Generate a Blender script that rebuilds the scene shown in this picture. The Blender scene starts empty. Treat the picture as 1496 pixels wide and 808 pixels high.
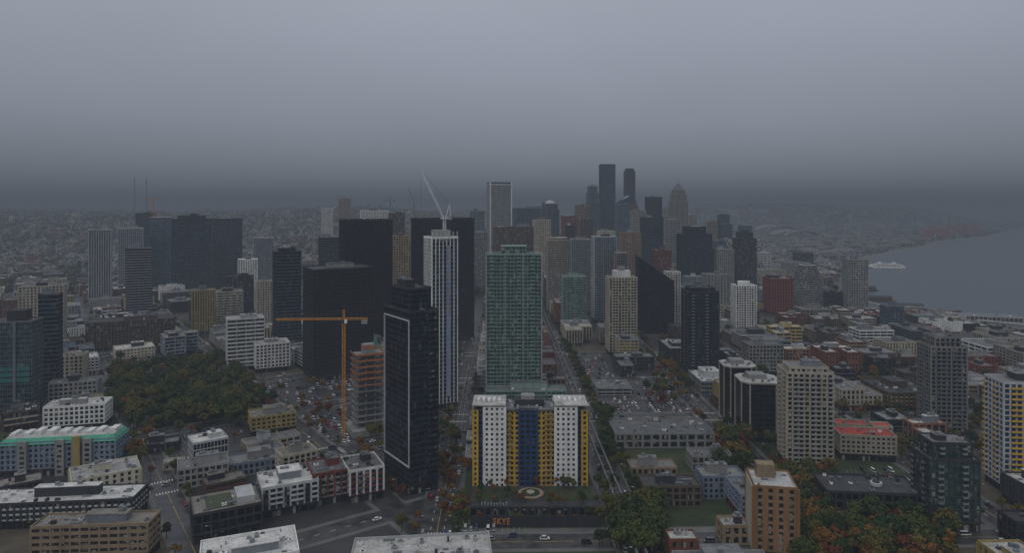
import bpy, math, random
from math import sin, cos, radians, atan, pi, exp
random.seed(11)
R = random.random
U = random.uniform
DECK = 160.0

# ------------------------------------------------------------------ materials
M = {}
def newmat(name):
    m = bpy.data.materials.new(name); m.use_nodes = True
    nt = m.node_tree; b = nt.nodes['Principled BSDF']
    M[name] = m
    return m, nt, b

def rgb(c): return (c[0], c[1], c[2], 1)

def mat_wall(name, col, rough=.8, var=.3, scale=.25, orand=.3):
    m, nt, b = newmat(name); N = nt.nodes.new; L = nt.links.new
    tc = N('ShaderNodeTexCoord'); mp = N('ShaderNodeMapping'); mp.inputs['Scale'].default_value = (1, 1, .22)
    L(tc.outputs['Object'], mp.inputs['Vector'])
    n = N('ShaderNodeTexNoise'); n.inputs['Scale'].default_value = scale; n.inputs['Detail'].default_value = 5
    n.inputs['Roughness'].default_value = .65
    L(mp.outputs[0], n.inputs['Vector'])
    oi = N('ShaderNodeObjectInfo')
    mr = N('ShaderNodeMapRange'); mr.inputs[1].default_value = .3; mr.inputs[2].default_value = .7
    mr.inputs[3].default_value = 1 - var; mr.inputs[4].default_value = 1 + var * .4
    L(n.outputs['Fac'], mr.inputs[0])
    mo = N('ShaderNodeMapRange'); mo.inputs[3].default_value = 1 - orand; mo.inputs[4].default_value = 1 + orand * .3
    L(oi.outputs['Random'], mo.inputs[0])
    mu = N('ShaderNodeMath'); mu.operation = 'MULTIPLY'; L(mr.outputs[0], mu.inputs[0]); L(mo.outputs[0], mu.inputs[1])
    vm = N('ShaderNodeVectorMath'); vm.operation = 'SCALE'; vm.inputs[0].default_value = col
    L(mu.outputs[0], vm.inputs['Scale']); L(vm.outputs[0], b.inputs['Base Color'])
    b.inputs['Roughness'].default_value = rough
    b.inputs['Specular IOR Level'].default_value = .3
    return m

def mat_roof(name, col, rough=.55):
    m, nt, b = newmat(name); N = nt.nodes.new; L = nt.links.new
    tc = N('ShaderNodeTexCoord'); oi = N('ShaderNodeObjectInfo')
    n = N('ShaderNodeTexNoise'); n.noise_dimensions = '4D'; n.inputs['Scale'].default_value = .13; n.inputs['Detail'].default_value = 7
    n.inputs['Roughness'].default_value = .75; n.inputs['Distortion'].default_value = .8
    wm = N('ShaderNodeMath'); wm.operation = 'MULTIPLY'; wm.inputs[1].default_value = 37; L(oi.outputs['Random'], wm.inputs[0]); L(wm.outputs[0], n.inputs['W'])
    L(tc.outputs['Object'], n.inputs['Vector'])
    cr = N('ShaderNodeValToRGB'); e = cr.color_ramp.elements
    e[0].position = .34; e[0].color = rgb([c * .3 for c in col]); e[1].position = .64; e[1].color = rgb([c * 1.05 for c in col])
    e2 = cr.color_ramp.elements.new(.48); e2.color = rgb([c * .78 for c in col])
    L(n.outputs['Fac'], cr.inputs[0])
    br = N('ShaderNodeTexBrick'); br.inputs['Scale'].default_value = .12; br.inputs['Mortar Size'].default_value = .012
    br.inputs['Color1'].default_value = (1, 1, 1, 1); br.inputs['Color2'].default_value = (.8, .8, .8, 1); br.inputs['Mortar'].default_value = (.5, .5, .5, 1)
    L(tc.outputs['Object'], br.inputs['Vector'])
    mx = N('ShaderNodeMix'); mx.data_type = 'RGBA'; mx.blend_type = 'MULTIPLY'; mx.inputs[0].default_value = 1
    L(cr.outputs[0], mx.inputs[6]); L(br.outputs[0], mx.inputs[7])
    mo = N('ShaderNodeMapRange'); mo.inputs[3].default_value = .6; mo.inputs[4].default_value = 1.1; L(oi.outputs['Random'], mo.inputs[0])
    vs = N('ShaderNodeVectorMath'); vs.operation = 'SCALE'; L(mx.outputs[2], vs.inputs[0]); L(mo.outputs[0], vs.inputs['Scale'])
    L(vs.outputs[0], b.inputs['Base Color'])
    mr = N('ShaderNodeMapRange'); mr.inputs[1].default_value = .35; mr.inputs[2].default_value = .6
    mr.inputs[3].default_value = .3; mr.inputs[4].default_value = rough + .25
    b.inputs['Specular IOR Level'].default_value = .35
    L(n.outputs['Fac'], mr.inputs[0]); L(mr.outputs[0], b.inputs['Roughness'])

def mat_glass(name, col, alt, blind, fblind=.12, metal=.25, rough=.12, cx=1.5, cz=3.2):
    m, nt, b = newmat(name); N = nt.nodes.new; L = nt.links.new
    tc = N('ShaderNodeTexCoord')
    ad = N('ShaderNodeVectorMath'); ad.operation = 'ADD'; ad.inputs[1].default_value = (.377, .377, .19)
    L(tc.outputs['Object'], ad.inputs[0])
    sn = N('ShaderNodeVectorMath'); sn.operation = 'SNAP'; sn.inputs[1].default_value = (cx, cx, cz)
    L(ad.outputs[0], sn.inputs[0])
    wn = N('ShaderNodeTexWhiteNoise'); L(sn.outputs[0], wn.inputs['Vector'])
    cr = N('ShaderNodeValToRGB'); cr.color_ramp.interpolation = 'CONSTANT'
    e = cr.color_ramp.elements
    e[0].position = 0; e[0].color = rgb(col)
    e[1].position = .45; e[1].color = rgb([a * .6 for a in col])
    x = e.new(.65); x.color = rgb(alt)
    x = e.new(1 - fblind); x.color = rgb(blind)
    x = e.new(1 - fblind * .35); x.color = rgb([a * .5 for a in blind])
    L(wn.outputs['Value'], cr.inputs[0])
    L(cr.outputs[0], b.inputs['Base Color'])
    sb = N('ShaderNodeVectorMath'); sb.operation = 'SUBTRACT'; sb.inputs[1].default_value = (.5, .5, .5)
    L(wn.outputs['Color'], sb.inputs[0])
    sc = N('ShaderNodeVectorMath'); sc.operation = 'SCALE'; sc.inputs['Scale'].default_value = .06
    L(sb.outputs[0], sc.inputs[0])
    ge = N('ShaderNodeNewGeometry')
    a2 = N('ShaderNodeVectorMath'); a2.operation = 'ADD'; L(ge.outputs['Normal'], a2.inputs[0]); L(sc.outputs[0], a2.inputs[1])
    no = N('ShaderNodeVectorMath'); no.operation = 'NORMALIZE'; L(a2.outputs[0], no.inputs[0]); L(no.outputs[0], b.inputs['Normal'])
    b.inputs['Metallic'].default_value = metal; b.inputs['Roughness'].default_value = rough
    b.inputs['IOR'].default_value = 1.6

W = dict(white=(.74, .74, .71), cream=(.5, .46, .36), beige=(.36, .325, .26), concrete=(.27, .27, .26), tan=(.27, .2, .13),
         ochre=(.36, .27, .1), brick=(.18, .07, .045), brown=(.11, .08, .06), charcoal=(.04, .042, .048), mull=(.025, .028, .033),
         yellow=(.55, .34, .04), navy=(.025, .055, .14), green_trim=(.09, .4, .26), bluegrey=(.2, .25, .33), red=(.36, .06, .045),
         orange=(.3, .16, .07), ltgrey=(.42, .43, .44), greygreen=(.25, .34, .31), steel=(.18, .2, .22), crane_yellow=(.55, .24, .035),
         crane_white=(.6, .6, .62), netting=(.42, .15, .05), teal=(.05, .2, .19), dkred=(.2, .05, .038), rust=(.26, .12, .07), track=(.15, .15, .15))
for k, c in W.items(): mat_wall(k, c)
for k, c in dict(r_white=(.62, .615, .59), r_grey=(.19, .195, .2), r_dark=(.055, .057, .06), r_tan=(.27, .245, .21), r_green=(.06, .08, .03), r_light=(.36, .36, .35)).items():
    mat_roof(k, c)
mat_roof('r_red', (.55, .055, .03), .8)
mat_glass('g_navy', (.016, .028, .045), (.03, .05, .075), (.10, .13, .16), .08, .4)
mat_glass('g_black', (.005, .007, .01), (.01, .013, .018), (.03, .035, .04), .05, .05, .22)
mat_glass('g_teal', (.02, .055, .065), (.04, .1, .105), (.11, .2, .2), .1, .4)
mat_glass('g_green', (.04, .085, .078), (.075, .13, .115), (.25, .31, .28), .14, .3)
mat_glass('g_blue', (.035, .072, .115), (.06, .105, .155), (.17, .22, .27), .1, .5)
mat_glass('g_grey', (.04, .05, .06), (.07, .08, .09), (.2, .21, .21), .12, .3)
mat_glass('g_res', (.010, .014, .018), (.025, .03, .034), (.26, .25, .21), .16, .05, .1)
mat_wall('pavement', (.12, .12, .115), .6, .35, .12, 0)
mat_wall('lot_asphalt', (.044, .044, .046), .5, .45, .06, 0)
mat_wall('grass', (.036, .05, .02), .9, .45, .1, 0)
mat_wall('dirt', (.085, .07, .05), .9, .4, .1, 0)
mat_wall('paint_white', (.5, .5, .48), .6, .4, .5, 0)
mat_wall('paint_yellow', (.42, .29, .05), .6, .4, .5, 0)
mat_wall('bark', (.06, .045, .035), .9)
mat_wall('rubber', (.02, .02, .02), .8)
mat_wall('lampglass', (.5, .5, .45), .3)
mat_wall('sign_orange', (.6, .22, .06), .5, .1)
mat_wall('mast_red', (.2, .11, .1), .7)

def mat_leaf(name, pal):
    m, nt, b = newmat(name); N = nt.nodes.new; L = nt.links.new
    oi = N('ShaderNodeObjectInfo'); tc = N('ShaderNodeTexCoord')
    n = N('ShaderNodeTexNoise'); n.inputs['Scale'].default_value = .45; n.inputs['Detail'].default_value = 4
    L(tc.outputs['Object'], n.inputs['Vector'])
    cr = N('ShaderNodeValToRGB'); e = cr.color_ramp.elements
    while len(e) < len(pal): e.new(.5)
    for i, c in enumerate(pal):
        e[i].position = i / (len(pal) - 1); e[i].color = rgb(c)
    ma = N('ShaderNodeMath'); ma.operation = 'MULTIPLY_ADD'; ma.inputs[1].default_value = .5
    L(n.outputs['Fac'], ma.inputs[0])
    m2 = N('ShaderNodeMath'); m2.operation = 'MULTIPLY_ADD'; m2.inputs[1].default_value = .9; m2.inputs[2].default_value = -.2
    L(oi.outputs['Random'], m2.inputs[0]); L(m2.outputs[0], ma.inputs[2]); L(ma.outputs[0], cr.inputs[0])
    L(cr.outputs[0], b.inputs['Base Color']); b.inputs['Roughness'].default_value = .8
    b.inputs['Specular IOR Level'].default_value = .12
mat_leaf('leaf_green', [(.02, .034, .014), (.028, .048, .016), (.042, .062, .018), (.07, .075, .018), (.115, .085, .018)])
mat_leaf('leaf_autumn', [(.08, .075, .02), (.13, .09, .02), (.165, .075, .018), (.135, .045, .018), (.08, .028, .016)])

def mat_cars():
    m, nt, b = newmat('car_paint'); N = nt.nodes.new; L = nt.links.new
    oi = N('ShaderNodeObjectInfo'); cr = N('ShaderNodeValToRGB'); cr.color_ramp.interpolation = 'CONSTANT'
    e = cr.color_ramp.elements
    cols = [(.6, .6, .6), (.02, .02, .022), (.25, .26, .27), (.7, .7, .7), (.08, .085, .09), (.03, .05, .12), (.3, .03, .02), (.4, .41, .42)]
    while len(e) < len(cols): e.new(.5)
    for i, c in enumerate(cols): e[i].position = i / len(cols); e[i].color = rgb(c)
    L(oi.outputs['Random'], cr.inputs[0]); L(cr.outputs[0], b.inputs['Base Color'])
    b.inputs['Roughness'].default_value = .25; b.inputs['Coat Weight'].default_value = .5
mat_cars()

def mat_far(name, c1, c2):
    m, nt, b = newmat(name); N = nt.nodes.new; L = nt.links.new
    ge = N('ShaderNodeTexCoord')
    sn = N('ShaderNodeVectorMath'); sn.operation = 'SNAP'; sn.inputs[1].default_value = (3.1, 3.1, 3.2)
    L(ge.outputs['Object'], sn.inputs[0])
    wn = N('ShaderNodeTexWhiteNoise'); L(sn.outputs[0], wn.inputs['Vector'])
    n = N('ShaderNodeTexNoise'); n.inputs['Scale'].default_value = .03; L(ge.outputs['Object'], n.inputs['Vector'])
    cr = N('ShaderNodeValToRGB'); cr.color_ramp.elements[0].position = .4; cr.color_ramp.elements[1].position = .6
    cr.color_ramp.elements[0].color = rgb(c1); cr.color_ramp.elements[1].color = rgb(c2)
    L(n.outputs['Fac'], cr.inputs[0])
    gt = N('ShaderNodeMath'); gt.operation = 'GREATER_THAN'; gt.inputs[1].default_value = .6; L(wn.outputs['Value'], gt.inputs[0])
    nz = N('ShaderNodeNewGeometry'); sx = N('ShaderNodeSeparateXYZ'); L(nz.outputs['Normal'], sx.inputs[0])
    lt = N('ShaderNodeMath'); lt.operation = 'LESS_THAN'; lt.inputs[1].default_value = .4; L(sx.outputs['Z'], lt.inputs[0])
    mm = N('ShaderNodeMath'); mm.operation = 'MULTIPLY'; L(gt.outputs[0], mm.inputs[0]); L(lt.outputs[0], mm.inputs[1])
    mx = N('ShaderNodeMix'); mx.data_type = 'RGBA'; L(mm.outputs[0], mx.inputs[0]); L(cr.outputs[0], mx.inputs[6]); mx.inputs[7].default_value = (.03, .033, .04, 1)
    L(mx.outputs[2], b.inputs['Base Color']); b.inputs['Roughness'].default_value = .7
mat_far('far_a', (.42, .41, .39), (.22, .19, .16))
mat_far('far_b', (.2, .09, .065), (.28, .26, .23))
mat_far('far_c', (.08, .09, .1), (.32, .32, .32))

# ------------------------------------------------------------------ mesh builder
class MB:
    def __init__(s): s.v = []; s.f = []; s.m = []; s.ms = []
    def mi(s, mat):
        if mat not in s.ms: s.ms.append(mat)
        return s.ms.index(mat)
    def box(s, x0, x1, y0, y1, z0, z1, mat, bottom=True):
        if x1 - x0 < 1e-4 or y1 - y0 < 1e-4 or z1 - z0 < 1e-4: return
        n = len(s.v); k = s.mi(mat)
        s.v += [(x0, y0, z0), (x1, y0, z0), (x1, y1, z0), (x0, y1, z0), (x0, y0, z1), (x1, y0, z1), (x1, y1, z1), (x0, y1, z1)]
        fs = [(4, 5, 6, 7), (0, 1, 5, 4), (1, 2, 6, 5), (2, 3, 7, 6), (3, 0, 4, 7)]
        if bottom: fs.append((3, 2, 1, 0))
        for f in fs: s.f.append(tuple(n + i for i in f)); s.m.append(k)
    def prism(s, pts, z0, z1, mat, cap=None, top=None):
        n = len(s.v); c = len(pts); k = s.mi(mat)
        tp = top or pts
        s.v += [(p[0], p[1], z0) for p in pts] + [(p[0], p[1], z1) for p in tp]
        for i in range(c):
            j = (i + 1) % c
            s.f.append((n + i, n + j, n + c + j, n + c + i)); s.m.append(k)
        s.f.append(tuple(n + c + i for i in range(c))); s.m.append(s.mi(cap or mat))
    def poly(s, pts, mat):
        n = len(s.v); s.v += pts; s.f.append(tuple(range(n, n + len(pts)))); s.m.append(s.mi(mat))
    def beam(s, p, q, r, mat):
        from mathutils import Vector
        p = Vector(p); q = Vector(q); d = (q - p).normalized()
        a = d.orthogonal().normalized(); b = d.cross(a)
        n = len(s.v); k = s.mi(mat)
        for o in (p, q):
            for sa, sb in ((-1, -1), (1, -1), (1, 1), (-1, 1)):
                s.v.append(tuple(o + a * r * sa + b * r * sb))
        for i in range(4):
            j = (i + 1) % 4; s.f.append((n + i, n + j, n + 4 + j, n + 4 + i)); s.m.append(k)
        s.f.append((n + 3, n + 2, n + 1, n)); s.f.append((n + 4, n + 5, n + 6, n + 7)); s.m += [k, k]
    def lattice(s, p, q, w, seg, r, mat):
        from mathutils import Vector
        p = Vector(p); q = Vector(q); d = (q - p).normalized()
        a = Vector((0, 1, 0)) if abs(d.y) < .7 else Vector((1, 0, 0))
        b = d.cross(a).normalized(); a = b.cross(d).normalized()
        cs = [(a * x + b * y) * w * .5 for x, y in ((-1, -1), (1, -1), (1, 1), (-1, 1))]
        for c in cs: s.beam(p + c, q + c, r, mat)
        for i in range(seg):
            t0 = p.lerp(q, i / seg); t1 = p.lerp(q, (i + 1) / seg)
            for j in range(4):
                c0 = cs[j]; c1 = cs[(j + 1) % 4]
                if i % 2: c0, c1 = c1, c0
                s.beam(t0 + c0, t1 + c1, r * .6, mat); s.beam(t1 + c0, t1 + c1, r * .5, mat)
    def cyl(s, cx, cy, r, z0, z1, mat, n=12, r2=None):
        r2 = r if r2 is None else r2
        P = [(cx + r * cos(2 * pi * i / n), cy + r * sin(2 * pi * i / n)) for i in range(n)]
        T = [(cx + r2 * cos(2 * pi * i / n), cy + r2 * sin(2 * pi * i / n)) for i in range(n)]
        s.prism(P, z0, z1, mat, top=T)
    def mesh(s, name):
        me = bpy.data.meshes.new(name); me.from_pydata(s.v, [], s.f)
        for m in s.ms: me.materials.append(M[m])
        me.polygons.foreach_set('material_index', s.m); me.update()
        return me
    def obj(s, name, loc=(0, 0, 0), rot=0):
        return place(name, s.mesh(name), loc, rot)
def place(name, me, loc, rot=0, sc=1):
    o = bpy.data.objects.new(name, me); bpy.context.scene.collection.objects.link(o)
    o.location = loc; o.rotation_euler = (0, 0, rot)
    o.scale = (sc, sc, sc) if not isinstance(sc, tuple) else sc
    return o

# ------------------------------------------------------------------ facade styles
def ST(glass, wall, band=.6, bay=3.0, pier=.3, proud=.25, fh=3.2, bandmat=None, balc=None, rail='steel', base='charcoal', roof='r_grey'):
    return dict(glass=glass, wall=wall, band=band, bay=bay, pier=pier, proud=proud, fh=fh, bandmat=bandmat or wall, balc=balc, rail=rail, base=base, roof=roof)
S = dict(
    navy=ST('g_navy', 'mull', .45, 1.6, .12, .1, 3.6, 'steel'),
    black=ST('g_black', 'mull', .5, 3, .18, .15, 3.8, 'mull', roof='r_dark'),
    blackdot=ST('g_black', 'mull', .9, 3, .9, .2, 3.4, 'mull', roof='r_dark'),
    blackwhite=ST('g_black', 'charcoal', .6, 6, .2, .3, 3.6, 'ltgrey'),
    teal=ST('g_teal', 'steel', .4, 1.6, .14, .12, 3.6, 'steel'),
    blue=ST('g_blue', 'steel', .45, 1.6, .14, .12, 3.6),
    bluewhite=ST('g_blue', 'ltgrey', .5, 3.2, .5, .3, 3.3),
    whiteband=ST('g_grey', 'white', 1.5, 9, .4, .2, 3.9, roof='r_white'),
    whiterib=ST('g_grey', 'ltgrey', .5, 3.4, .9, .5, 3.3, 'steel'),
    whitegrid=ST('g_res', 'white', 1.0, 3.3, 1.1, .3, 3.1, roof='r_white'),
    creamgrid=ST('g_res', 'cream', 1.1, 3.4, 1.3, .3, 3.2, roof='r_tan'),
    creambalc=ST('g_res', 'cream', .5, 3.4, 1.2, .3, 3.0, balc=(2, 1.4), rail='cream', roof='r_tan'),
    beigebalc=ST('g_res', 'beige', .8, 3.2, 1.2, .3, 2.9, balc=(2, 1.5), rail='concrete', roof='r_grey'),
    whitebalc=ST('g_res', 'white', .5, 3.2, 1.0, .3, 2.9, balc=(2, 1.4), rail='white', roof='r_white'),
    greybalc=ST('g_res', 'concrete', .6, 3.2, 1.1, .3, 2.9, balc=(2, 1.4), rail='steel'),
    darkbalc=ST('g_navy', 'charcoal', .5, 3.2, .5, .25, 3.0, balc=(3, 1.5), rail='steel', roof='r_dark'),
    greenres=ST('g_green', 'greygreen', .55, 2.7, .28, .3, 3.0, balc=(3, 1.2), rail='greygreen'),
    concrete=ST('g_res', 'concrete', 1.2, 3.4, 1.0, .25, 3.4),
    concband=ST('g_grey', 'concrete', 1.6, 8, .5, .2, 3.6),
    creamband=ST('g_res', 'cream', 1.5, 8, .5, .25, 3.5, roof='r_tan'),
    tangrid=ST('g_res', 'tan', 1.2, 3.5, 1.3, .25, 3.4, roof='r_tan'),
    ochregrid=ST('g_res', 'ochre', 1.2, 3.2, 1.2, .25, 3.1, roof='r_tan'),
    brickgrid=ST('g_res', 'brick', 1.3, 3.5, 1.5, .25, 3.4),
    browngrid=ST('g_res', 'brown', 1.1, 3.5, 1.1, .25, 3.4, roof='r_dark'),
    chargrid=ST('g_res', 'charcoal', 1.0, 3.4, 1.0, .25, 3.2, roof='r_dark'),
    bluegrid=ST('g_res', 'bluegrey', 1.1, 3.0, 1.3, .25, 3.0, roof='r_light'),
    redgrid=ST('g_res', 'dkred', 1.2, 3.3, 1.4, .25, 3.1),
)

def facade(mb, x0, x1, y0, y1, z0, z1, st, sides='fblr', core=None):
    w = x1 - x0; d = y1 - y0
    mb.box(x0, x1, y0, y1, z0, z1, core or st['glass'], False)
    n = max(1, round((z1 - z0) / st['fh'])); fh = (z1 - z0) / n
    p = st['proud']; b = st['band']
    if b > 0:
        for i in range(n + 1):
            za = max(z0, z0 + i * fh - b * .35); zb = min(z1 - .06, z0 + i * fh + b * .65)
            mb.box(x0 - p, x1 + p, y0 - p, y1 + p, za, zb, st['bandmat'])
    pw = st['pier']
    pp = p + .05
    if pw > 0:
        nx = max(1, round(w / st['bay'])); ny = max(1, round(d / st['bay'])); h = pw / 2
        for i in range(nx + 1):
            x = x0 + w * i / nx
            if 'f' in sides: mb.box(x - h, x + h, y0 - pp, y0 + .1, z0, z1 - .03, st['wall'], False)
            if 'b' in sides: mb.box(x - h, x + h, y1 - .1, y1 + pp, z0, z1 - .03, st['wall'], False)
        for i in range(ny + 1):
            y = y0 + d * i / ny
            if 'l' in sides: mb.box(x0 - pp - .004, x0 + .1, y - h + .004, y + h - .004, z0, z1 - .034, st['wall'], False)
            if 'r' in sides: mb.box(x1 - .1, x1 + pp + .004, y - h + .004, y + h - .004, z0, z1 - .034, st['wall'], False)
    if st['balc']:
        ev, dep = st['balc']
        nx = max(1, round(w / st['bay'])); ny = max(1, round(d / st['bay'])); bw = w / nx; bd = d / ny
        off = 1
        for i in range(1, n):
            z = z0 + i * fh
            for k in range(off, nx - 0, ev + 1):
                xa = x0 + k * bw + .2; xb = min(x1 - .2, xa + bw * (ev if ev > 1 else 1) - .4) if ev < 3 else xa + bw - .4
                yy = y0
                if 'f' not in sides: continue
                mb.box(xa, xb, yy - p - dep, yy - p + .02, z - .1, z + .1, st['bandmat'])
                mb.box(xa, xb, yy - p - dep - .06, yy - p - dep, z - .08, z + 1.05, st['rail'])
                mb.box(xa, xa + .06, yy - p - dep, yy - p, z + .1, z + 1.03, st['rail'])
                mb.box(xb - .06, xb, yy - p - dep, yy - p, z + .1, z + 1.03, st['rail'])
            for k in range(off, ny, ev + 1):
                ya = y0 + k * bd + .2; yb = ya + bd - .4
                for xx, sg in ((x0, -1), (x1, 1)):
                    if sg < 0: a, c = xx - p - dep, xx - p + .02
                    else: a, c = xx + p - .02, xx + p + dep
                    mb.box(a, c, ya, yb, z - .1, z + .1, st['bandmat'])
                    e = a - .06 if sg < 0 else c
                    mb.box(e, e + .06, ya, yb, z - .08, z + 1.05, st['rail'])

def rooftop(mb, x0, x1, y0, y1, z, st, near, pent=True, proud=None):
    p = (st['proud'] if proud is None else proud) + .12
    w = x1 - x0; d = y1 - y0; t = .35; h = U(.7, 1.1); m = st['wall'] if st['wall'] != 'mull' else 'charcoal'
    mb.box(x0 - p, x1 + p, y0 - p, y0 - p + t, z - .5, z + h, m); mb.box(x0 - p, x1 + p, y1 + p - t, y1 + p, z - .5, z + h, m)
    mb.box(x0 - p, x0 - p + t, y0 - p + t, y1 + p - t, z - .5, z + h, m); mb.box(x1 + p - t, x1 + p, y0 - p + t, y1 + p - t, z - .5, z + h, m)
    mb.box(x0 - p + t, x1 + p - t, y0 - p + t, y1 + p - t, z - .3, z + .05, st['roof'])
    z += .05
    used = []
    if pent and min(w, d) > 9:
        pw = w * U(.2, .5); pd = d * U(.2, .5); cx = U(-.2, .2) * w + (x0 + x1) / 2; cy = U(-.1, .22) * d + (y0 + y1) / 2; ph = U(2.4, 4.6)
        pm = random.choice(['concrete', 'ltgrey', 'charcoal', m, 'steel'])
        mb.box(cx - pw / 2, cx + pw / 2, cy - pd / 2, cy + pd / 2, z, z + ph, pm)
        mb.box(cx - pw / 2 - .2, cx + pw / 2 + .2, cy - pd / 2 - .2, cy + pd / 2 + .2, z + ph, z + ph + .3, st['roof'])
        for i in range(3):
            a = cx + U(-.35, .35) * pw; b = cy + U(-.35, .35) * pd
            mb.box(a - 1, a + 1, b - .8, b + .8, z + ph + .3, z + ph + U(1, 2), 'steel')
        used.append((cx - pw / 2, cx + pw / 2, cy - pd / 2, cy + pd / 2))
    k = int(w * d / (38 if near else 200)); k = min(k, 70 if near else 9)
    for i in range(k):
        a = U(x0 + 1.6, x1 - 1.6) if w > 5 else (x0 + x1) / 2; b = U(y0 + 1.6, y1 - 1.6) if d > 5 else (y0 + y1) / 2
        if any(u[0] - 1.2 < a < u[1] + 1.2 and u[2] - 1.2 < b < u[3] + 1.2 for u in used): continue
        q = R(); sx = U(.4, 1.5); sy = U(.4, 1.2); hh = U(.5, 1.7); mt = random.choice(['ltgrey', 'white', 'steel', 'concrete', 'charcoal'])
        used.append((a - sx, a + sx, b - sy, b + sy))
        if q < .5:
            mb.box(a - sx, a + sx, b - sy, b + sy, z + .15, z + hh, mt)
            if near: mb.cyl(a, b, min(sx, sy) * .7, z + hh, z + hh + .18, 'charcoal', 8)
        elif q < .72:
            mb.cyl(a, b, .25, z, z + U(.8, 1.6), 'steel', 6)
        elif q < .86:
            mb.box(a - sx * .7, a + sx * .7, b - sy * .7, b + sy * .7, z, z + .35, 'g_grey')
        else:
            l = U(2, 6)
            if a + l < x1 - 1: mb.box(a, a + l, b - .3, b + .3, z + .25, z + .85, 'steel')

FP = []   # oriented footprints
def corners(cx, cy, w, d, r, pad=0):
    c, s = cos(r), sin(r); a = w / 2 + pad; b = d / 2 + pad
    return [(cx + x * c - y * s, cy + x * s + y * c) for x, y in ((-a, -b), (a, -b), (a, b), (-a, b))]
def overlap(A, B):
    for P, Q in ((A, B), (B, A)):
        for i in range(len(P)):
            x0, y0 = P[i]; x1, y1 = P[(i + 1) % len(P)]; nx, ny = y1 - y0, x0 - x1
            pa = [nx * x + ny * y for x, y in P]; qa = [nx * x + ny * y for x, y in Q]
            if max(pa) < min(qa) or max(qa) < min(pa): return False
    return True
def blocked(cx, cy, w, d, r, pad=1.5):
    A = corners(cx, cy, w, d, r, pad)
    for f in FP:
        if abs(f[0] - cx) + abs(f[1] - cy) > w + d + f[2] + f[3] + 10: continue
        if overlap(A, f[5]): return True
    return False
def reg(cx, cy, w, d, r): FP.append((cx, cy, w, d, r, corners(cx, cy, w, d, r)))

def solve(b1, b2, e, D, asp, rot):
    bc = (b1 + b2) / 2000; phi = atan(bc); rel = rot + phi; Dc = D; w = 1
    for _ in range(4):
        sil = (b2 - b1) / 1000 * Dc * cos(phi)
        w = sil / (abs(cos(rel)) + asp * abs(sin(rel))); d = w * asp
        Dc = D + (w * abs(sin(rot)) + d * cos(rot)) / 2
    return bc * Dc, Dc, w, d, DECK + e * D / 1000

def building(name, cx, cy, w, d, h, rot, st, near=False, tiers=None, pent=True, base=True, top=None, z=0, wings=None):
    if isinstance(st, str): st = S[st]
    mb = MB()
    bh = 4.5 if (base and h > 12) else 0
    parts = wings or [(-w / 2, w / 2, -d / 2, d / 2, h)]
    for pi_, (x0, x1, y0, y1, hh) in enumerate(parts):
        W_ = x1 - x0; D_ = y1 - y0; mx = (x0 + x1) / 2; my = (y0 + y1) / 2
        if bh:
            mb.box(x0 + .3, x1 - .3, y0 + .3, y1 - .3, 0, bh, 'g_res', False)
            nb = max(1, round(W_ / 5)); nd = max(1, round(D_ / 5))
            for i in range(nb + 1):
                x = x0 + .3 + (W_ - .6) * i / nb
                for yy in (y0, y1): mb.box(x - .3, x + .3, yy - .15, yy + .15, 0, bh - .5, st['base'], False)
            for i in range(nd + 1):
                y = y0 + .3 + (D_ - .6) * i / nd
                for xx in (x0, x1): mb.box(xx - .16, xx + .16, y - .3, y + .3, 0, bh - .51, st['base'], False)
            mb.box(x0 - .5, x1 + .5, y0 - .5, y1 + .5, bh - .52, bh + pi_ * .03, st['base'])
        zz = bh
        ts = tiers or [(1, 1, 1)]
        for i, (f, a, b) in enumerate(ts):
            zt = bh + (hh - bh) * f
            X0, X1, Y0, Y1 = mx - W_ / 2 * a, mx + W_ / 2 * a, my - D_ / 2 * b, my + D_ / 2 * b
            facade(mb, X0, X1, Y0, Y1, zz, zt, st)
            rooftop(mb, X0, X1, Y0, Y1, zt, st, near, pent and i == len(ts) - 1)
            lw_, ld_ = W_ * a, D_ * b
            zz = zt
    if top: top(mb, lw_, ld_, h)
    reg(cx, cy, w, d, rot)
    return mb.obj(name, (cx, cy, z), rot)

def H(name, b1, b2, e, D, asp, rotd, st, **k):
    rot = radians(rotd)
    cx, cy, w, d, h = solve(b1, b2, e, D, asp, rot)
    return building(name, cx, cy, w, d, h, rot, st, near=D < 620, **k)

def pyramid(mb, w, d, h):
    P = [(-w / 2, -d / 2), (w / 2, -d / 2), (w / 2, d / 2), (-w / 2, d / 2)]
    mb.prism(P, h + 1.2, h + 18, 'steel', top=[(x * .15, y * .15) for x, y in P]); mb.beam((0, 0, h + 17), (0, 0, h + 30), .4, 'ltgrey')
def dome(mb, w, d, h):
    r = min(w, d) * .48
    for i in range(6):
        a = i / 6 * pi / 2; b = (i + 1) / 6 * pi / 2
        mb.cyl(0, 0, r * cos(a), h + r * .7 * sin(a), h + r * .7 * sin(b), 'ltgrey', 16, r * cos(b) + .05)
def slant(mb, w, d, h):
    n = len(mb.v); P = [(-w / 2, -d / 2, h), (w / 2, -d / 2, h), (w / 2, d / 2, h), (-w / 2, d / 2, h), (w / 2, -d / 2, h + 22), (w / 2, d / 2, h + 22)]
    mb.v += P; k = mb.mi('g_blue')
    for f in ((0, 1, 4), (2, 3, 5), (1, 2, 5, 4), (3, 0, 4, 5)): mb.f.append(tuple(n + i for i in f)); mb.m.append(k)
def crownband(mb, w, d, h):
    mb.box(-w / 2 - .6, w / 2 + .6, -d / 2 - .6, d / 2 + .6, h + 1.2, h + 5, 'g_grey'); mb.box(-w / 2 - .7, w / 2 + .7, -d / 2 - .7, d / 2 + .7, h + 5, h + 5.6, 'ltgrey')

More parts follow.
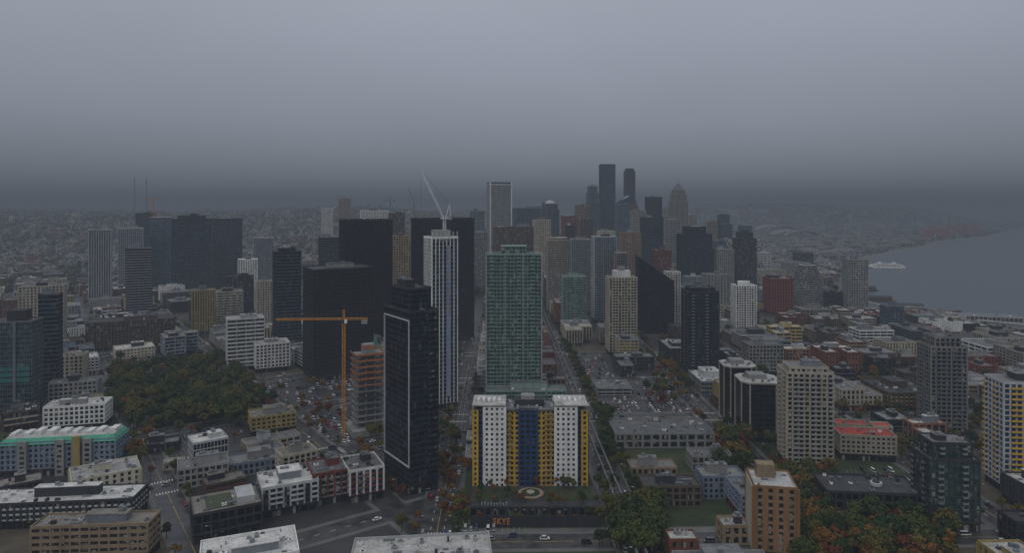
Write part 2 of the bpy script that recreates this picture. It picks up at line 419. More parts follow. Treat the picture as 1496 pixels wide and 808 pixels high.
# ------------------------------------------------------------------ downtown core
def stripetop(mb, w, d, h):
    mb.box(-w / 2 - .6, w / 2 + .6, -d / 2 - .6, d / 2 + .6, h + 1.2, h + 4.4, 'ltgrey'); mb.box(-w / 2 - .3, w / 2 + .3, -d / 2 - .3, d / 2 + .3, h + 4.4, h + 7.5, 'g_navy'); mb.box(-w / 2 - .6, w / 2 + .6, -d / 2 - .6, d / 2 + .6, h + 7.5, h + 8.6, 'ltgrey')
    for s in (-1, 1): mb.box(s * w * .5 - 1.3, s * w * .5 + 1.3, -d / 2 - 1.0, -d / 2 - .35, 4, h + 8, 'white')
H('office_tower', -37, -1, 29, 1500, .8, 14, ST('g_navy', 'ltgrey', 1.6, 5, .4, .2, 4.4, 'ltgrey', roof='r_white'), top=stripetop)
H('office_tower', 42, 69, 2, 1300, 1, 25, ST('g_navy', 'steel', .9, 3, .5, .3, 3.8), top=dome, tiers=[(.93, 1, 1), (1, .82, .82)])
H('office_tower', 127, 151, 60, 1900, .8, 5, 'navy', pent=False)
H('office_tower', 162, 181, 54, 2200, 1, 8, 'black', tiers=[(.62, 1.05, 1.05), (.97, .9, .9), (1, .7, .7)], pent=False)
H('office_tower', 107, 128, 28, 1800, 1, 6, 'teal', tiers=[(.8, 1, 1), (.92, .85, .85), (1, .7, .7)])
H('office_tower', 150, 172, 2, 1750, 1, 6, 'blue', top=slant, pent=False)
H('office_tower', 194, 219, 12, 1700, 1, 4, 'black')
H('office_tower', 229, 257, 22, 1650, 1, 4, ST('g_blue', 'beige', .8, 3, 1.1, .3, 3.8), tiers=[(.86, 1, 1), (.95, .86, .86), (1, .7, .7)], top=pyramid, pent=False)
H('office_tower', 187, 221, -18, 1250, .9, 3, 'navy')
H('office_tower', 172, 196, -8, 1500, 1, 3, 'concrete')
H('office_tower', 240, 292, -32, 1150, .6, 3, ST('g_navy', 'mull', .5, 3, .3, .2, 3.6, 'charcoal'), tiers=[(.9, 1, 1), (1, .6, 1)])
H('office_tower', 225, 246, -22, 1350, 1, 3, 'concband')
H('office_tower', 322, 357, -40, 1200, .8, 3, 'chargrid', tiers=[(.9, 1, 1), (1, .7, .7)])
H('office_tower', 293, 324, -65, 1150, .8, 3, 'concrete')
H('office_tower', 72, 96, -16, 1500, 1, 10, 'brickgrid')
H('office_tower', 92, 112, 0, 1600, 1, 10, 'tangrid')
H('office_tower', 0, 42, -4, 1650, .8, 12, 'teal')
H('office_tower', -28, 38, -32, 1150, .5, 10, 'browngrid')
H('office_tower', 30, 56, -22, 1150, .8, 10, 'creamgrid')
H('office_tower', 156, 188, -40, 1080, .9, 2, ST('g_res', 'tan', .8, 2.5, 1.2, .4, 3.4))
H('apartment_tower', 84, 114, -50, 1000, .9, 2, 'bluewhite')
H('apartment_tower', 116, 152, -46, 930, .9, 2, ST('g_blue', 'ltgrey', .5, 3, .3, .3, 3.1, balc=(2, 1.3)))
H('apartment_tower', 149, 168, -70, 900, 1.2, 2, ST('g_navy', 'ltgrey', .5, 3, .3, .3, 3.1), top=lambda mb, w, d, h: mb.box(-w / 2 - .8, -w / 2 - .4, -d * .5, -d * .2, 5, h, 'red'))
H('apartment_tower', 50, 84, -52, 1010, .9, 2, ST('g_res', 'beige', 1.1, 3, .7, .4, 3.2, roof='r_tan'), top=lambda mb, w, d, h: (mb.cyl(0, 0, w * .42, h, h + 4, 'beige', 20), mb.cyl(0, 0, w * .46, h + 4, h + 4.6, 'cream', 20)))
H('apartment_tower', 72, 108, -105, 860, .8, 2, 'greenres')
H('apartment_tower', 137, 182, -106, 727, .7, 2, 'creambalc', top=lambda mb, w, d, h: (mb.box(-w * .3, w * .3, -d * .3, d * .3, h, h + 7, 'white'), mb.box(-w * .12, w * .12, -d * .2, d * .2, h + 7, h + 11, 'concrete')))
H('apartment_tower', 222, 246, -98, 880, .9, 2, 'whitebalc')
H('apartment_tower', 247, 302, -122, 650, .75, 1, 'darkbalc', tiers=[(.95, 1, 1), (1, .75, .8)])
H('apartment_tower', 320, 357, -118, 865, .7, 2, 'whitebalc', top=lambda mb, w, d, h: mb.cyl(0, 0, w * .3, h, h + 5, 'white', 16))
H('office_tower', 366, 410, -108, 1000, 1, 2, ST('g_black', 'dkred', 1.3, 4, 1.5, .3, 3.6, base='dkred'))
H('apartment_tower', 482, 520, -80, 985, .7, 0, 'concrete')
H('office_building', 537, 572, -148, 840, .7, 0, 'blue')
H('office_building', 345, 400, -95, 1350, .8, 0, 'creamgrid')
H('office_building', 455, 482, -128, 1000, .8, 0, 'chargrid')
for a, b, e, D, s in ((392, 428, -84, 1350, 'concrete'), (290, 312, -52, 1450, 'blue'), (270, 290, -42, 1600, 'creamgrid'), (100, 118, -22, 1450, 'browngrid'),
                      (124, 150, -38, 1250, 'creamgrid'), (196, 216, -44, 1600, 'whitegrid'), (-62, -40, -8, 1550, 'bluewhite'), (-58, -36, -40, 1250, 'concrete'),
                      (60, 76, -60, 1400, 'redgrid'), (205, 232, -66, 1050, 'brickgrid'), (250, 270, -14, 1800, 'concrete'), (357, 378, -70, 1500, 'whiteband'),
                      (300, 322, -28, 1900, 'navy'), (140, 160, -14, 2000, 'tangrid'), (20, 44, 0, 2000, 'bluewhite'), (215, 232, -4, 2100, 'concband'),
                      (172, 184, 0, 1900, 'brickgrid'), (300, 318, -14, 2000, 'navy'), (285, 300, -24, 1900, 'tangrid'), (330, 350, -30, 2100, 'navy'), (112, 128, 8, 2100, 'creamgrid'),
                      (78, 92, -30, 1300, 'navy'), (-20, 0, -16, 1900, 'tangrid'), (410, 440, -70, 1650, 'chargrid'), (44, 60, 4, 1800, 'navy')):
    H('office_tower', a, b, e, D, .8, U(0, 8), s)

# ---- centre left
H('office_tower', -148, -56, -20, 800, .5, 10, 'black', pent=False)
H('office_tower', -253, -175, -22, 720, .8, 22, 'black', pent=False)
H('office_tower', -305, -203, -95, 620, .7, 30, 'blackdot')
H('apartment_tower', -350, -308, -64, 740, .8, 25, 'navy', tiers=[(.97, 1, 1), (1, .6, .7)])
H('office_tower', -175, -148, -45, 950, .8, 15, 'tangrid')
H('office_tower', -222, -180, -8, 1500, .6, 15, 'whitegrid')
H('office_tower', -180, -157, -12, 1350, .8, 15, 'browngrid')
H('office_tower', -253, -236, 10, 2200, 1, 15, 'tangrid')
H('office_tower', -278, -262, -4, 1900, 1, 15, 'whitegrid')
H('office_tower', -283, -252, -48, 1000, 1, 20, 'navy')
H('office_tower', -377, -348, -48, 1150, .7, 20, 'bluewhite')
H('office_tower', -400, -372, -80, 1050, .7, 20, 'whitegrid')
H('office_tower', -345, -318, -58, 1300, .7, 20, 'concband')
H('office_tower', -497, -438, -16, 1140, .6, 24, 'navy', tiers=[(.96, 1, 1), (1, .7, .8)])
H('office_tower', -438, -394, -20, 1250, .7, 24, 'navy')
H('apartment_tower', -528, -497, -22, 1250, .8, 24, 'blue', top=crownband)
H('apartment_tower', -575, -538, -34, 1200, .8, 26, 'bluewhite')
H('apartment_tower', -618, -584, -36, 1060, .8, 26, 'whiterib')
H('apartment_tower', -564, -525, -64, 930, .8, 26, 'blackwhite')
H('office_tower', -550, -520, -12, 1500, .8, 26, 'navy')
H('office_building', -620, -490, -173, 745, .35, 24, 'browngrid')
H('office_building', -468, -434, -126, 840, .8, 26, ST('g_res', 'ochre', .6, 3, 1.4, .4, 3.2, roof='r_tan'))
H('office_building', -432, -393, -128, 900, .8, 26, 'creamband')
H('office_building', -418, -378, -105, 1000, .6, 26, 'chargrid')
H('office_building', -418, -362, -168, 655, .6, 26, 'whiteband')
H('office_building', -378, -325, -205, 650, .8, 26, 'whitegrid')
H('office_building', -374, -350, -112, 900, .8, 26, 'creamgrid')
# ---- far left
def hoistdeck(mb, w, d, h):
    for k in range(3): mb.box(-w * .3, w * .46, -d / 2 - .5, -d / 2 - .2, h * .38 + k * 4.2, h * .38 + k * 4.2 + 3, 'teal')
    mb.box(-w * .1, w * .3, -d * .3, d * .3, h, h + 8, 'charcoal'); mb.box(w * .1, w * .16, -d / 2 - 1.2, -d / 2 - .3, 4, h, 'steel')
H('office_tower', -768, -684, -172, 508, .6, 12, 'teal', top=hoistdeck)
H('office_tower', -692, -656, -132, 560, .9, 20, 'navy')
H('office_building', -720, -650, -120, 760, .5, 24, 'creamgrid')
H('apartment_building', -683, -583, -297, 480, .45, 14, 'whitegrid')
H('apartment_building', -700, -618, -225, 590, .5, 20, 'creamgrid')
H('apartment_building', -676, -600, -262, 530, .4, 20, 'concrete')
H('apartment_building', -748, -690, -140, 900, .8, 20, 'brickgrid')

def green_eaves(mb, w, d, h):
    P = [(-w / 2 - .9, -d / 2 - .9), (w / 2 + .9, -d / 2 - .9), (w / 2 + .9, d / 2 + .9), (-w / 2 - .9, d / 2 + .9)]
    T = [(-w / 2 + 1.6, -d / 2 + 1.6), (w / 2 - 1.6, -d / 2 + 1.6), (w / 2 - 1.6, d / 2 - 1.6), (-w / 2 + 1.6, d / 2 - 1.6)]
    mb.prism(P, h - .8, h + 2.6, 'green_trim', 'r_white', T)
    for i in range(9):
        a = -w / 2 + 4 + (w - 8) * i / 8
        mb.box(a - U(1, 2.4), a + U(1, 2.2), -d * .2, d * .25, h + 2.6, h + 2.6 + U(1, 2.6), 'white')
    for fx in (-.30, .02, .26):
        mb.box(w * fx - 2.4, w * fx + 2.4, -d / 2 - 1.8, -d / 2 - .35, 0, h + 1.5, 'concrete')
        for k in range(6): mb.box(w * fx - 1.2, w * fx + 1.2, -d / 2 - 1.86, -d / 2 - 1.8, 2.2 + k * 3, 3.7 + k * 3, 'g_res')
    mb.box(w * .13, w * .2, -d / 2 - 2.2, -d / 2 - .3, 0, h + 3.2, 'ochre')
H('apartment_building', -745, -558, -350, 400, .3, 9, 'bluegrid', top=green_eaves, pent=False)
H('apartment_building', -790, -528, -440, 335, .24, 6, ST('g_res', 'charcoal', .9, 3, 1.2, .3, 3.0, bandmat='ltgrey', roof='r_white'))
H('office_building', -700, -512, -472, 303, .25, 4, ST('g_res', 'tan', 1.6, 4, .8, .3, 3.4, roof='r_tan'))

def greenroof(mb, w, d, h):
    mb.box(-w * .3, w * .1, -d * .35, d * .35, h + .06, h + .35, 'r_green'); mb.box(w * .15, w * .42, -d * .3, d * .3, h + .06, h + 3, 'ltgrey')
H('office_building', -470, -366, -455, 322, .8, 28, ST('g_black', 'charcoal', 1.0, 4, .6, .25, 3.6, roof='r_tan'), top=greenroof, pent=False)
H('apartment_building', -372, -284, -416, 348, .8, 26, ST('g_res', 'ltgrey', .8, 3.4, .9, .3, 3.0, bandmat='charcoal', balc=(2, 1.3), rail='ltgrey', roof='r_white'))
H('apartment_building', -300, -240, -395, 362, 1.2, 26, ST('g_res', 'dkred', .9, 3.6, 1.0, .3, 3.1, bandmat='concrete', roof='r_grey'))
H('apartment_building', -250, -188, -390, 366, 1.2, 26, ST('g_res', 'white', 1.0, 3.6, 1.0, .3, 3.0, bandmat='dkred', balc=(3, 1.2), roof='r_grey'))
H('apartment_building', -488, -415, -388, 385, .6, 26, 'concrete')
H('apartment_building', -420, -345, -382, 400, .6, 26, 'bluegrid')
H('office_building', -385, -316, -312, 470, .7, 26, 'ochregrid')
H('retail_building', -535, -485, -352, 440, .6, 22, ST('g_res', 'charcoal', 1.5, 4, 2, .2, 4, roof='r_grey'))
H('retail_building', -508, -478, -377, 412, .5, 22, ST('g_res', 'cream', 1.5, 4, 2, .2, 4, roof='r_white'), pent=False)
building('office_building', -112, 292, 38, 24, 14, radians(22), 'whitegrid', True)
building('office_building', -38, 288, 58, 30, 13, radians(6), ST('g_res', 'ltgrey', 1.0, 3, 1, .3, 3.2, roof='r_white'), True, pent=False)

def outline_tower():
    mb = MB(); w, d, h = 17.5, 33, 101; st = dict(S['black']); st.update(glass='g_navy', bay=1.8, fh=3.3, band=.5, bandmat='charcoal', balc=None)
    facade(mb, -w / 2, w / 2, -d / 2, d / 2, 5, h, st); rooftop(mb, -w / 2, w / 2, -d / 2, d / 2, h, st, True, False)
    mb.box(-w / 2 + .5, w / 2 - .5, -d / 2 + .5, d / 2 - .5, 0, 5, 'g_res')
    for x in (-w / 2, w / 2 - .8):
        for k in range(7): mb.box(x, x + .8, -d / 2 + k * (d - .8) / 6, -d / 2 + .8 + k * (d - .8) / 6, 0, 5, 'charcoal')
    facade(mb, -w / 2 + 2.5, w / 2 - 2, -d / 2 + 5, d / 2 - 5, h + .3, h + 12, st)
    rooftop(mb, -w / 2 + 2.5, w / 2 - 2, -d / 2 + 5, d / 2 - 5, h + 12, st, True, True)
    x = -w / 2 - .75
    for y in (-d / 2 + .2, d / 2 - 1.0): mb.box(x, x + .75, y, y + .6, 16, h - 5, 'ltgrey')
    for z in (15.4, h - 5): mb.box(x, x + .75, -d / 2 + .2, d / 2 - .4, z, z + .6, 'ltgrey')
    for k in range(27):
        z = 14 + k * 3.3
        mb.box(w / 2 + .15, w / 2 + 1.5, -6, 6, z, z + .2, 'ltgrey'); mb.box(w / 2 + 1.5, w / 2 + 1.56, -6, 6, z, z + 1.1, 'g_grey')
        mb.box(w / 2 - 6, w / 2 - 1, -d / 2 - 1.4, -d / 2 - .15, z, z + .2, 'steel'); mb.box(w / 2 - 6, w / 2 - 1, -d / 2 - 1.46, -d / 2 - 1.4, z, z + 1.1, 'g_grey')
    for yy in (-14, 0, 13): mb.box(w / 2 + .1, w / 2 + .5, yy - .3, yy + .3, 5, h, 'steel')
    a = radians(35); X = -56 + (w / 2) * cos(a) - (d / 2) * sin(a); Y = 376 + (w / 2) * sin(a) + (d / 2) * cos(a)
    reg(X, Y, w + 2, d + 2, a); mb.obj('apartment_tower', (X, Y, 0), a)
outline_tower()

def ribs_top(mb, w, d, h):
    for i in range(7): mb.box(-w / 2 + i * (w - .6) / 6, -w / 2 + .6 + i * (w - .6) / 6, -d / 2 - .8, -d / 2 - .4, h - 2, h + 5, 'ltgrey')
    mb.box(-w * .3, w * .3, -d * .3, d * .3, h, h + 6, 'concrete'); mb.box(w * .05, w * .2, -d / 2 - 1.4, -d / 2 - .6, 10, h - 6, 'bluegrey')
    for k in range(14): mb.box(w * .04, w * .21, -d / 2 - 1.6, -d / 2 - 1.41, h - 60 + k * 4, h - 59.6 + k * 4, 'orange')
H('tower_under_construction', -128, -80, -48, 533, .9, 25, ST('g_navy', 'white', .5, 3.0, .5, .45, 3.2, 'steel'), top=ribs_top, pent=False)

def ctop(mb, w, d, h):
    facade(mb, -w * .22, w * .22, -d * .3, d * .3, h, h + 6, S['greenres'] | dict(balc=None)); mb.box(-w * .24, w * .24, -d * .32, d * .32, h + 6, h + 6.5, 'greygreen')
    for x in (-w / 2 - .6, -w * .17, w * .17 - .6, w / 2): mb.box(x, x + .6, -d / 2 - .9, -d / 2 - .4, 4, h + 1.6, 'ltgrey')
H('apartment_tower', -37, 42, -72, 538, .55, 1, 'greenres', top=ctop, pent=False)
H('apartment_building', -38, 78, -272, 516, .22, 1, 'greenres')
H('retail_building', 44, 78, -255, 580, .6, 1, 'tangrid')

def skye():
    mb = MB(); k = .386; h = 46.5
    def seg(a, b, rec, st, hh, cap=None):
        x0, x1 = -32 + a * k, -32 + b * k
        facade(mb, x0, x1, rec, 19 - rec * .3, 1, hh, st, 'fb')
        mb.box(x0 - .05, x1 + .05, rec - .1, 19 - rec * .3 + .1, hh, hh + .5, cap or 'r_grey')
    wst = ST('g_res', 'white', 1.35, 2.95, 1.6, .3, 2.9); yst = ST('g_res', 'yellow', 1.15, 2.6, 1.1, .3, 2.9); nst = ST('g_navy', 'navy', 1.1, 3.4, 1.1, .3, 2.9)
    seg(0, 6, .9, yst, h - 2.2); seg(6, 16, 2.0, nst, h - 2.5); seg(16, 46, 0, wst, h)
    seg(46, 67, 2.6, yst, h - 3); seg(67, 93, 1.3, nst, h - 1.4); seg(93, 120, 2.6, yst, h - 3); seg(120, 150, 0, wst, h)
    seg(150, 159, 2.0, nst, h - 2.5); seg(159, 166, .9, yst, h - 2.2)
    x = lambda a: -32 + a * k
    for a, b in ((0, 46), (120, 166)):
        mb.box(x(a) - .5, x(b) + .5, -.7, 19.5, h + .6, h + 1.3, 'r_white')
        for i in range(5): c = x(a) + 2 + i * 3; mb.box(c, c + 1.3, U(4, 9), U(10, 14), h + 1.3, h + 2.4, 'white')
    mb.box(x(46), x(120), 1, 18, h - 2.4, h - 1.7, 'r_grey')
    mb.box(x(60), x(104), 6, 15, h - 1.7, h + 2.2, 'charcoal'); mb.box(x(70), x(90), 7, 13, h + 2.2, h + 4.4, 'concrete')
    for i in range(26): a = U(50, 116); b = U(2, 16); mb.box(x(a), x(a) + 1.2, b, b + 1.1, h - 1.7, h + U(-.8, .4), 'ltgrey')
    for a, b in ((47, 57), (103, 119)):
        for f in range(1, 15):
            z = 1 + f * 2.9
            mb.box(x(a) + .3, x(b) - .3, 1.2, 2.4, z, z + .18, 'concrete'); mb.box(x(a) + .3, x(b) - .3, 1.14, 1.2, z, z + 1.05, 'ochre')
    facade(mb, x(166), x(166) + .6, 2, 17, 1, h - 4, ST('g_res', 'charcoal', 1, 3, 1, .2, 2.9))
    reg(8 + .0, 396, 70, 26, 0)
    mb.obj('apartment_building', (10.2, 385, 0), 0)
skye()

def podium():
    mb = MB()
    mb.box(-22, 46, 352, 379, 0, 4.4, 'charcoal'); mb.box(-21, 45, 353, 378, 4.4, 4.46, 'r_dark')
    for i in range(18): mb.box(-21 + i * 3.7, -21 + i * 3.7 + 2.4, 351.85, 352, .8, 3.6, 'g_res')
    mb.box(-22.4, 46.4, 351.6, 352.4, 4.1, 5.2, 'charcoal')
    mb.box(18, 44, 360, 377, 4.46, 4.65, 'grass'); mb.box(-20, -3, 358, 377, 4.46, 4.62, 'grass')
    mb.cyl(10, 369, 7, 4.46, 4.9, 'tan', 28); mb.cyl(10, 369, 5, 4.9, 5.15, 'grass', 28); mb.cyl(10, 369, 2.2, 5.15, 5.6, 'beige', 20)
    for i in range(9): mb.box(-16 + i * 1.6, -15.2 + i * 1.6, 354, 356, 4.46, U(5, 5.8), 'steel')
    reg(12, 365, 70, 30, 0)
    mb.obj('podium_building')
podium()
cu = bpy.data.curves.new('skye_sign', 'FONT'); cu.body = 'SKYE'; cu.size = 4.4; cu.extrude = .12; cu.align_x = 'LEFT'; cu.space_character = 1.12
cu.materials.append(M['sign_orange'])
so = bpy.data.objects.new('skye_sign', cu); bpy.context.scene.collection.objects.link(so)
so.location = (-9.4, 339.5, 1.5); so.rotation_euler = (radians(90), 0, 0); so.scale = (.8, 1, 1)
mb = MB(); mb.box(-20, 44, 339.8, 340.1, 0, 5.6, 'charcoal')
for i in range(17): mb.box(-20 + i * 4 - .1, -20 + i * 4 + .1, 339.7, 340.25, 0, 5.7, 'mull')
mb.obj('sign_wall')

def wedge():
    D = 850; mb = MB(); X0, X1 = 184 * .85, 237 * .85; h0 = DECK - 75 * .85; h1 = DECK - 112 * .85; y0, y1 = D, D + 22
    n = len(mb.v); mb.v += [(X0, y0, 0), (X1, y0, 0), (X1, y1, 0), (X0, y1, 0), (X0, y0, h0), (X1, y0, h1), (X1, y1, h1), (X0, y1, h0)]
    k = mb.mi('g_black')
    for f in ((4, 5, 6, 7), (0, 1, 5, 4), (1, 2, 6, 5), (2, 3, 7, 6), (3, 0, 4, 7)): mb.f.append(tuple(n + i for i in f)); mb.m.append(k)
    for i in range(20):
        z = 4 + i * 4
        mx = X1 if z < h1 else X0 + (X1 - X0) * (h0 - z) / (h0 - h1)
        if mx > X0 + 1: mb.box(X0 - .1, mx - .3, y0 - .1, y0 - .0, z, z + .25, 'mull')
    mb.beam((X0, y0 - .1, h0 + .3), (X1, y0 - .1, h1 + .3), .5, 'charcoal'); mb.beam((X0, y1, h0 + .3), (X1, y1, h1 + .3), .5, 'charcoal')
    reg((X0 + X1) / 2, D + 11, X1 - X0, 24, 0); mb.obj('office_tower')
wedge()

def round_tower(b1, b2, e, D, name, wall, glass, steps=True):
    r = (b2 - b1) / 2000 * D; h = DECK + e * D / 1000; X = (b1 + b2) / 2000 * D; mb = MB(); n = int(h / 3.2)
    for i in range(n):
        f = i / n; rr = r * (1 if not steps or f < .45 else 1 - .5 * ((f - .45) / .55) ** 1.6)
        z = i * 3.2; mb.cyl(0, 0, rr - .8, z + .9, z + 3.2, glass, 28); mb.cyl(0, 0, rr, z - .2, z + .9, wall, 28)
    rr = r * (.5 if steps else 1); mb.cyl(0, 0, rr, n * 3.2, n * 3.2 + 1, wall, 28); mb.cyl(0, 0, rr * .5, n * 3.2 + 1, n * 3.2 + 4, 'concrete', 16)
    reg(X, D + r, r * 2, r * 2, 0); mb.obj(name, (X, D + r, 0))
round_tower(417, 466, -90, 1030, 'apartment_tower', 'ltgrey', 'g_res')

# dark chamfered towers with pale corner piers and pale roof slabs
def octo(b1, b2, e, D, name='apartment_tower'):
    w = (b2 - b1) / 1000 * D / 1.02; X = (b1 + b2) / 2000 * (D + w / 2); h = DECK + e * D / 1000; mb = MB()
    a = w / 2; c = w * .17
    P = [(a - c, -a), (a, -a + c), (a, a - c), (a - c, a), (-a + c, a), (-a, a - c), (-a, -a + c), (-a + c, -a)]
    mb.prism(P, 0, h, 'g_black')
    for i in range(int(h / 3.3)):
        z = i * 3.3 + 3; mb.prism([(x * 1.006, y * 1.006) for x, y in P], z, z + .5, 'mull')
    for i in range(8):
        x, y = P[i]; x2, y2 = P[(i + 1) % 8]
        mb.beam((x, y, 0), (x, y, h), .4, 'beige')
        for t in (.25, .5, .75): mb.beam((x + (x2 - x) * t, y + (y2 - y) * t, 0), (x + (x2 - x) * t, y + (y2 - y) * t, h), .14, 'mull')
    mb.prism([(x * 1.05, y * 1.05) for x, y in P], h, h + 1.0, 'beige', 'r_white'); mb.box(-w * .25, w * .2, -w * .1, w * .3, h + 1.0, h + 4, 'concrete')
    for i in range(8): q = U(0, 6.28); mb.box(w * .38 * cos(q) - .8, w * .38 * cos(q) + .8, w * .38 * sin(q) - .7, w * .38 * sin(q) + .7, h + 1.0, h + 2.3, 'steel')
    reg(X, D + w / 2, w, w, 0); mb.obj(name, (X, D + w / 2, 0), radians(-4))
octo(306, 352, -238, 505); octo(330, 388, -262, 462)

# right side
H('apartment_tower', 388, 468, -240, 412, .7, -6, 'beigebalc', tiers=[(.95, 1, 1), (1, .82, .8)])
H('apartment_tower', 592, 664, -195, 470, .8, -6, 'greybalc', tiers=[(.9, 1, 1), (1, .7, .8)])
H('apartment_tower', 690, 800, -262, 376, .6, -6, ST('g_blue', 'ltgrey', .7, 3.2, .9, .4, 3.0, balc=(2, 1.4), rail='yellow', roof='r_grey'))
H('apartment_tower', 582, 682, -352, 335, .8, -4, ST('g_green', 'charcoal', .5, 2.8, .3, .3, 3.0, balc=(3, 1.3), roof='r_grey'), tiers=[(.8, 1, 1), (1, .8, .75)])
def whitewall(mb, w, d, h): mb.box(-w / 2 - .9, -w / 2 - .35, -d * .5, d * .5, 3, h - 1, 'cream'); mb.box(-w * .35, w * .1, d * .05, d * .35, h, h + 6, 'tan')
H('office_building', 343, 415, -415, 305, 1.1, -10, ST('g_res', 'orange', 1.3, 5, 2.6, .25, 3.2, bandmat='tan', roof='r_white'), top=whitewall, pent=False)
H('retail_building', 436, 600, -425, 345, .5, -6, ST('g_black', 'charcoal', 1.4, 4, 1, .2, 4, roof='r_dark'), top=lambda mb, w, d, h: (mb.cyl(w * .1, 0, 3, h, h + 1.5, 'ltgrey', 16), mb.cyl(w * .1, 0, 1.8, h + 1.5, h + 2, 'charcoal', 16)), pent=False)
REDR = ST('g_res', 'beige', 1.2, 3, 1.2, .3, 3.0, roof='r_red')
H('apartment_building', 467, 560, -340, 425, .5, -8, REDR, pent=False)
H('apartment_building', 467, 520, -322, 470, .5, -8, REDR, pent=False)
H('apartment_building', 522, 555, -325, 458, .8, -8, REDR, pent=False)
H('office_building', 335, 396, -205, 640, .6, 2, 'concrete')
H('office_building', 465, 500, -240, 600, .8, -2, 'navy')
H('office_building', 515, 560, -225, 640, .8, -2, 'chargrid')
H('retail_building', 138, 292, -335, 450, .5, 1, ST('g_res', 'concrete', 1.4, 6, 1.6, .3, 4.2, roof='r_grey'), pent=False)
H('parking_garage', 118, 174, -268, 575, .9, 1, ST('g_black', 'concrete', 1.3, 8, .5, .2, 3.2, roof='r_grey'), pent=False)
H('apartment_building', 185, 275, -412, 362, .5, 1, 'browngrid'); H('apartment_building', 268, 340, -398, 372, .6, 1, 'bluegrid')
H('apartment_building', 255, 322, -368, 412, .5, 1, 'concrete'); H('apartment_building', 168, 240, -385, 405, .5, 1, 'tangrid')
H('retail_building', 225, 270, -490, 300, .7, 1, ST('g_res', 'brick', 1.4, 4, 1.6, .3, 4, roof='r_white'))
H('retail_building', 300, 345, -470, 322, .8, 1, ST('g_res', 'tan', 1.4, 4, 1.6, .3, 4, roof='r_light'))
H('office_building', 710, 800, -465, 318, .6, 0, 'chargrid')

def frame_building():
    mb = MB(); X, Y = -102, 486
    n = 13
    for i in range(n + 1):
        z = i * 4.2; mb.prism([(-9, -8), (9, -8), (10.5, -5), (10.5, 8), (-10.5, 8), (-10.5, -5)], z, z + .4, 'concrete')
        if i < n:
            for x in (-9.5, -3.2, 3.2, 9.5):
                for y in (-6.5, 0, 6.5): mb.box(x - .35, x + .35, y - .35, y + .35, z + .4, z + 4.2, 'concrete')
        if n - 4 <= i:
            mb.box(-10.9, 10.9, -8.5, -8.4, z + .4, z + 1.8, 'netting'); mb.box(10.8, 10.9, -8.4, 8.4, z + .4, z + 1.8, 'netting'); mb.box(-10.9, -10.8, -8.4, 8.4, z + .4, z + 1.8, 'netting')
        elif i > 3: mb.box(-10.6, 10.6, -8.3, -8.24, z + .4, z + 1.3, random.choice(['netting', 'steel', 'steel', 'charcoal']))
    mb.box(-4, 4, -3, 4, 0, n * 4.2 + 7, 'concrete'); mb.box(-4.2, 4.2, -3.2, 4.2, n * 4.2 + 4, n * 4.2 + 6, 'netting')
    mb.beam((2, 0, n * 4.2), (5, 0, n * 4.2 + 11), .35, 'green_trim'); mb.beam((5, 0, n * 4.2 + 11), (6, 0, n * 4.2 + 4), .25, 'green_trim')
    mb.box(-14, 14, -13, 12, 0, 4.5, 'concrete'); reg(X, Y, 28, 26, radians(26)); mb.obj('building_under_construction', (X, Y, 0), radians(26))
frame_building()

# ------------------------------------------------------------------ cranes
def hammer_crane(X, Y, h, lj, lc, mat, rot=0, w=2.0, r=.16, base=0):
    mb = MB(); mb.lattice((0, 0, base), (0, 0, h), w, int((h - base) / w / 1.2), r, mat)
    mb.box(-1.3, 1.3, -1.3, 1.3, h, h + 1.2, 'charcoal'); mb.box(.9, 2.6, -2.8, -1.2, h - .6, h + 1.8, 'white')
    mb.lattice((-1, 0, h + 2), (-lj, 0, h + 2), w * .6, int(lj / 2), r * .6, mat); mb.lattice((1, 0, h + 2), (lc, 0, h + 2), w * .6, int(lc / 2), r * .6, mat)
    mb.lattice((0, 0, h + 1), (0, 0, h + 8), w * .6, 4, r * .8, mat)
    mb.beam((0, 0, h + 8), (-lj * .7, 0, h + 2.8), .07, 'charcoal'); mb.beam((0, 0, h + 8), (lc * .95, 0, h + 2.8), .07, 'charcoal')
    mb.box(lc - 4, lc, -1, 1, h - 1.5, h + 1.2, 'concrete'); mb.box(-lj * .55 - .6, -lj * .55 + .6, -.7, .7, h + .4, h + 1.1, 'charcoal')
    mb.beam((-lj * .55, 0, h + .4), (-lj * .55, 0, h - 24), .05, 'charcoal')
    mb.obj('tower_crane', (X, Y, 0), rot)
hammer_crane(-115.5, 470, 80, 46, 16, 'crane_yellow', radians(3), 1.8, .13)
def luffer(X, Y, z0, zm, tipx, tipz, w=2, r=.18, mat='crane_white', name='luffing_crane'):
    mb = MB(); mb.lattice((0, 0, z0), (0, 0, zm), w, max(3, int((zm - z0) / w)), r, mat)
    mb.box(-3, 5, -1.5, 1.5, zm, zm + 1.5, 'ltgrey'); mb.box(3, 6, -1.6, 1.6, zm - .5, zm + 3, 'concrete')
    mb.lattice((-1, 0, zm + 1.5), (tipx, 0, tipz), w * .6, 18, r * .6, mat)
    mb.beam((1, 0, zm + 1.5), (4, 0, zm + 12), .2, mat); mb.beam((5, 0, zm + 1.5), (4, 0, zm + 12), .2, mat)
    mb.beam((4, 0, zm + 12), (tipx, 0, tipz), .06, 'charcoal'); mb.beam((tipx, 0, tipz), (tipx, 0, tipz - 30), .05, 'charcoal')
    mb.obj(name, (X, Y, 0))
luffer(-54, 548, 120, 149, -19, 188)
luffer(-200, 1400, 0, 168, -12, 195, 2, .2, 'concrete')
hammer_crane(-785, 1500, 172, 22, 18, 'crane_yellow', .3, 2.0, .2)
hammer_crane(-266, 1500, 170, 20, 10, 'concrete', .5, 2.0, .2)

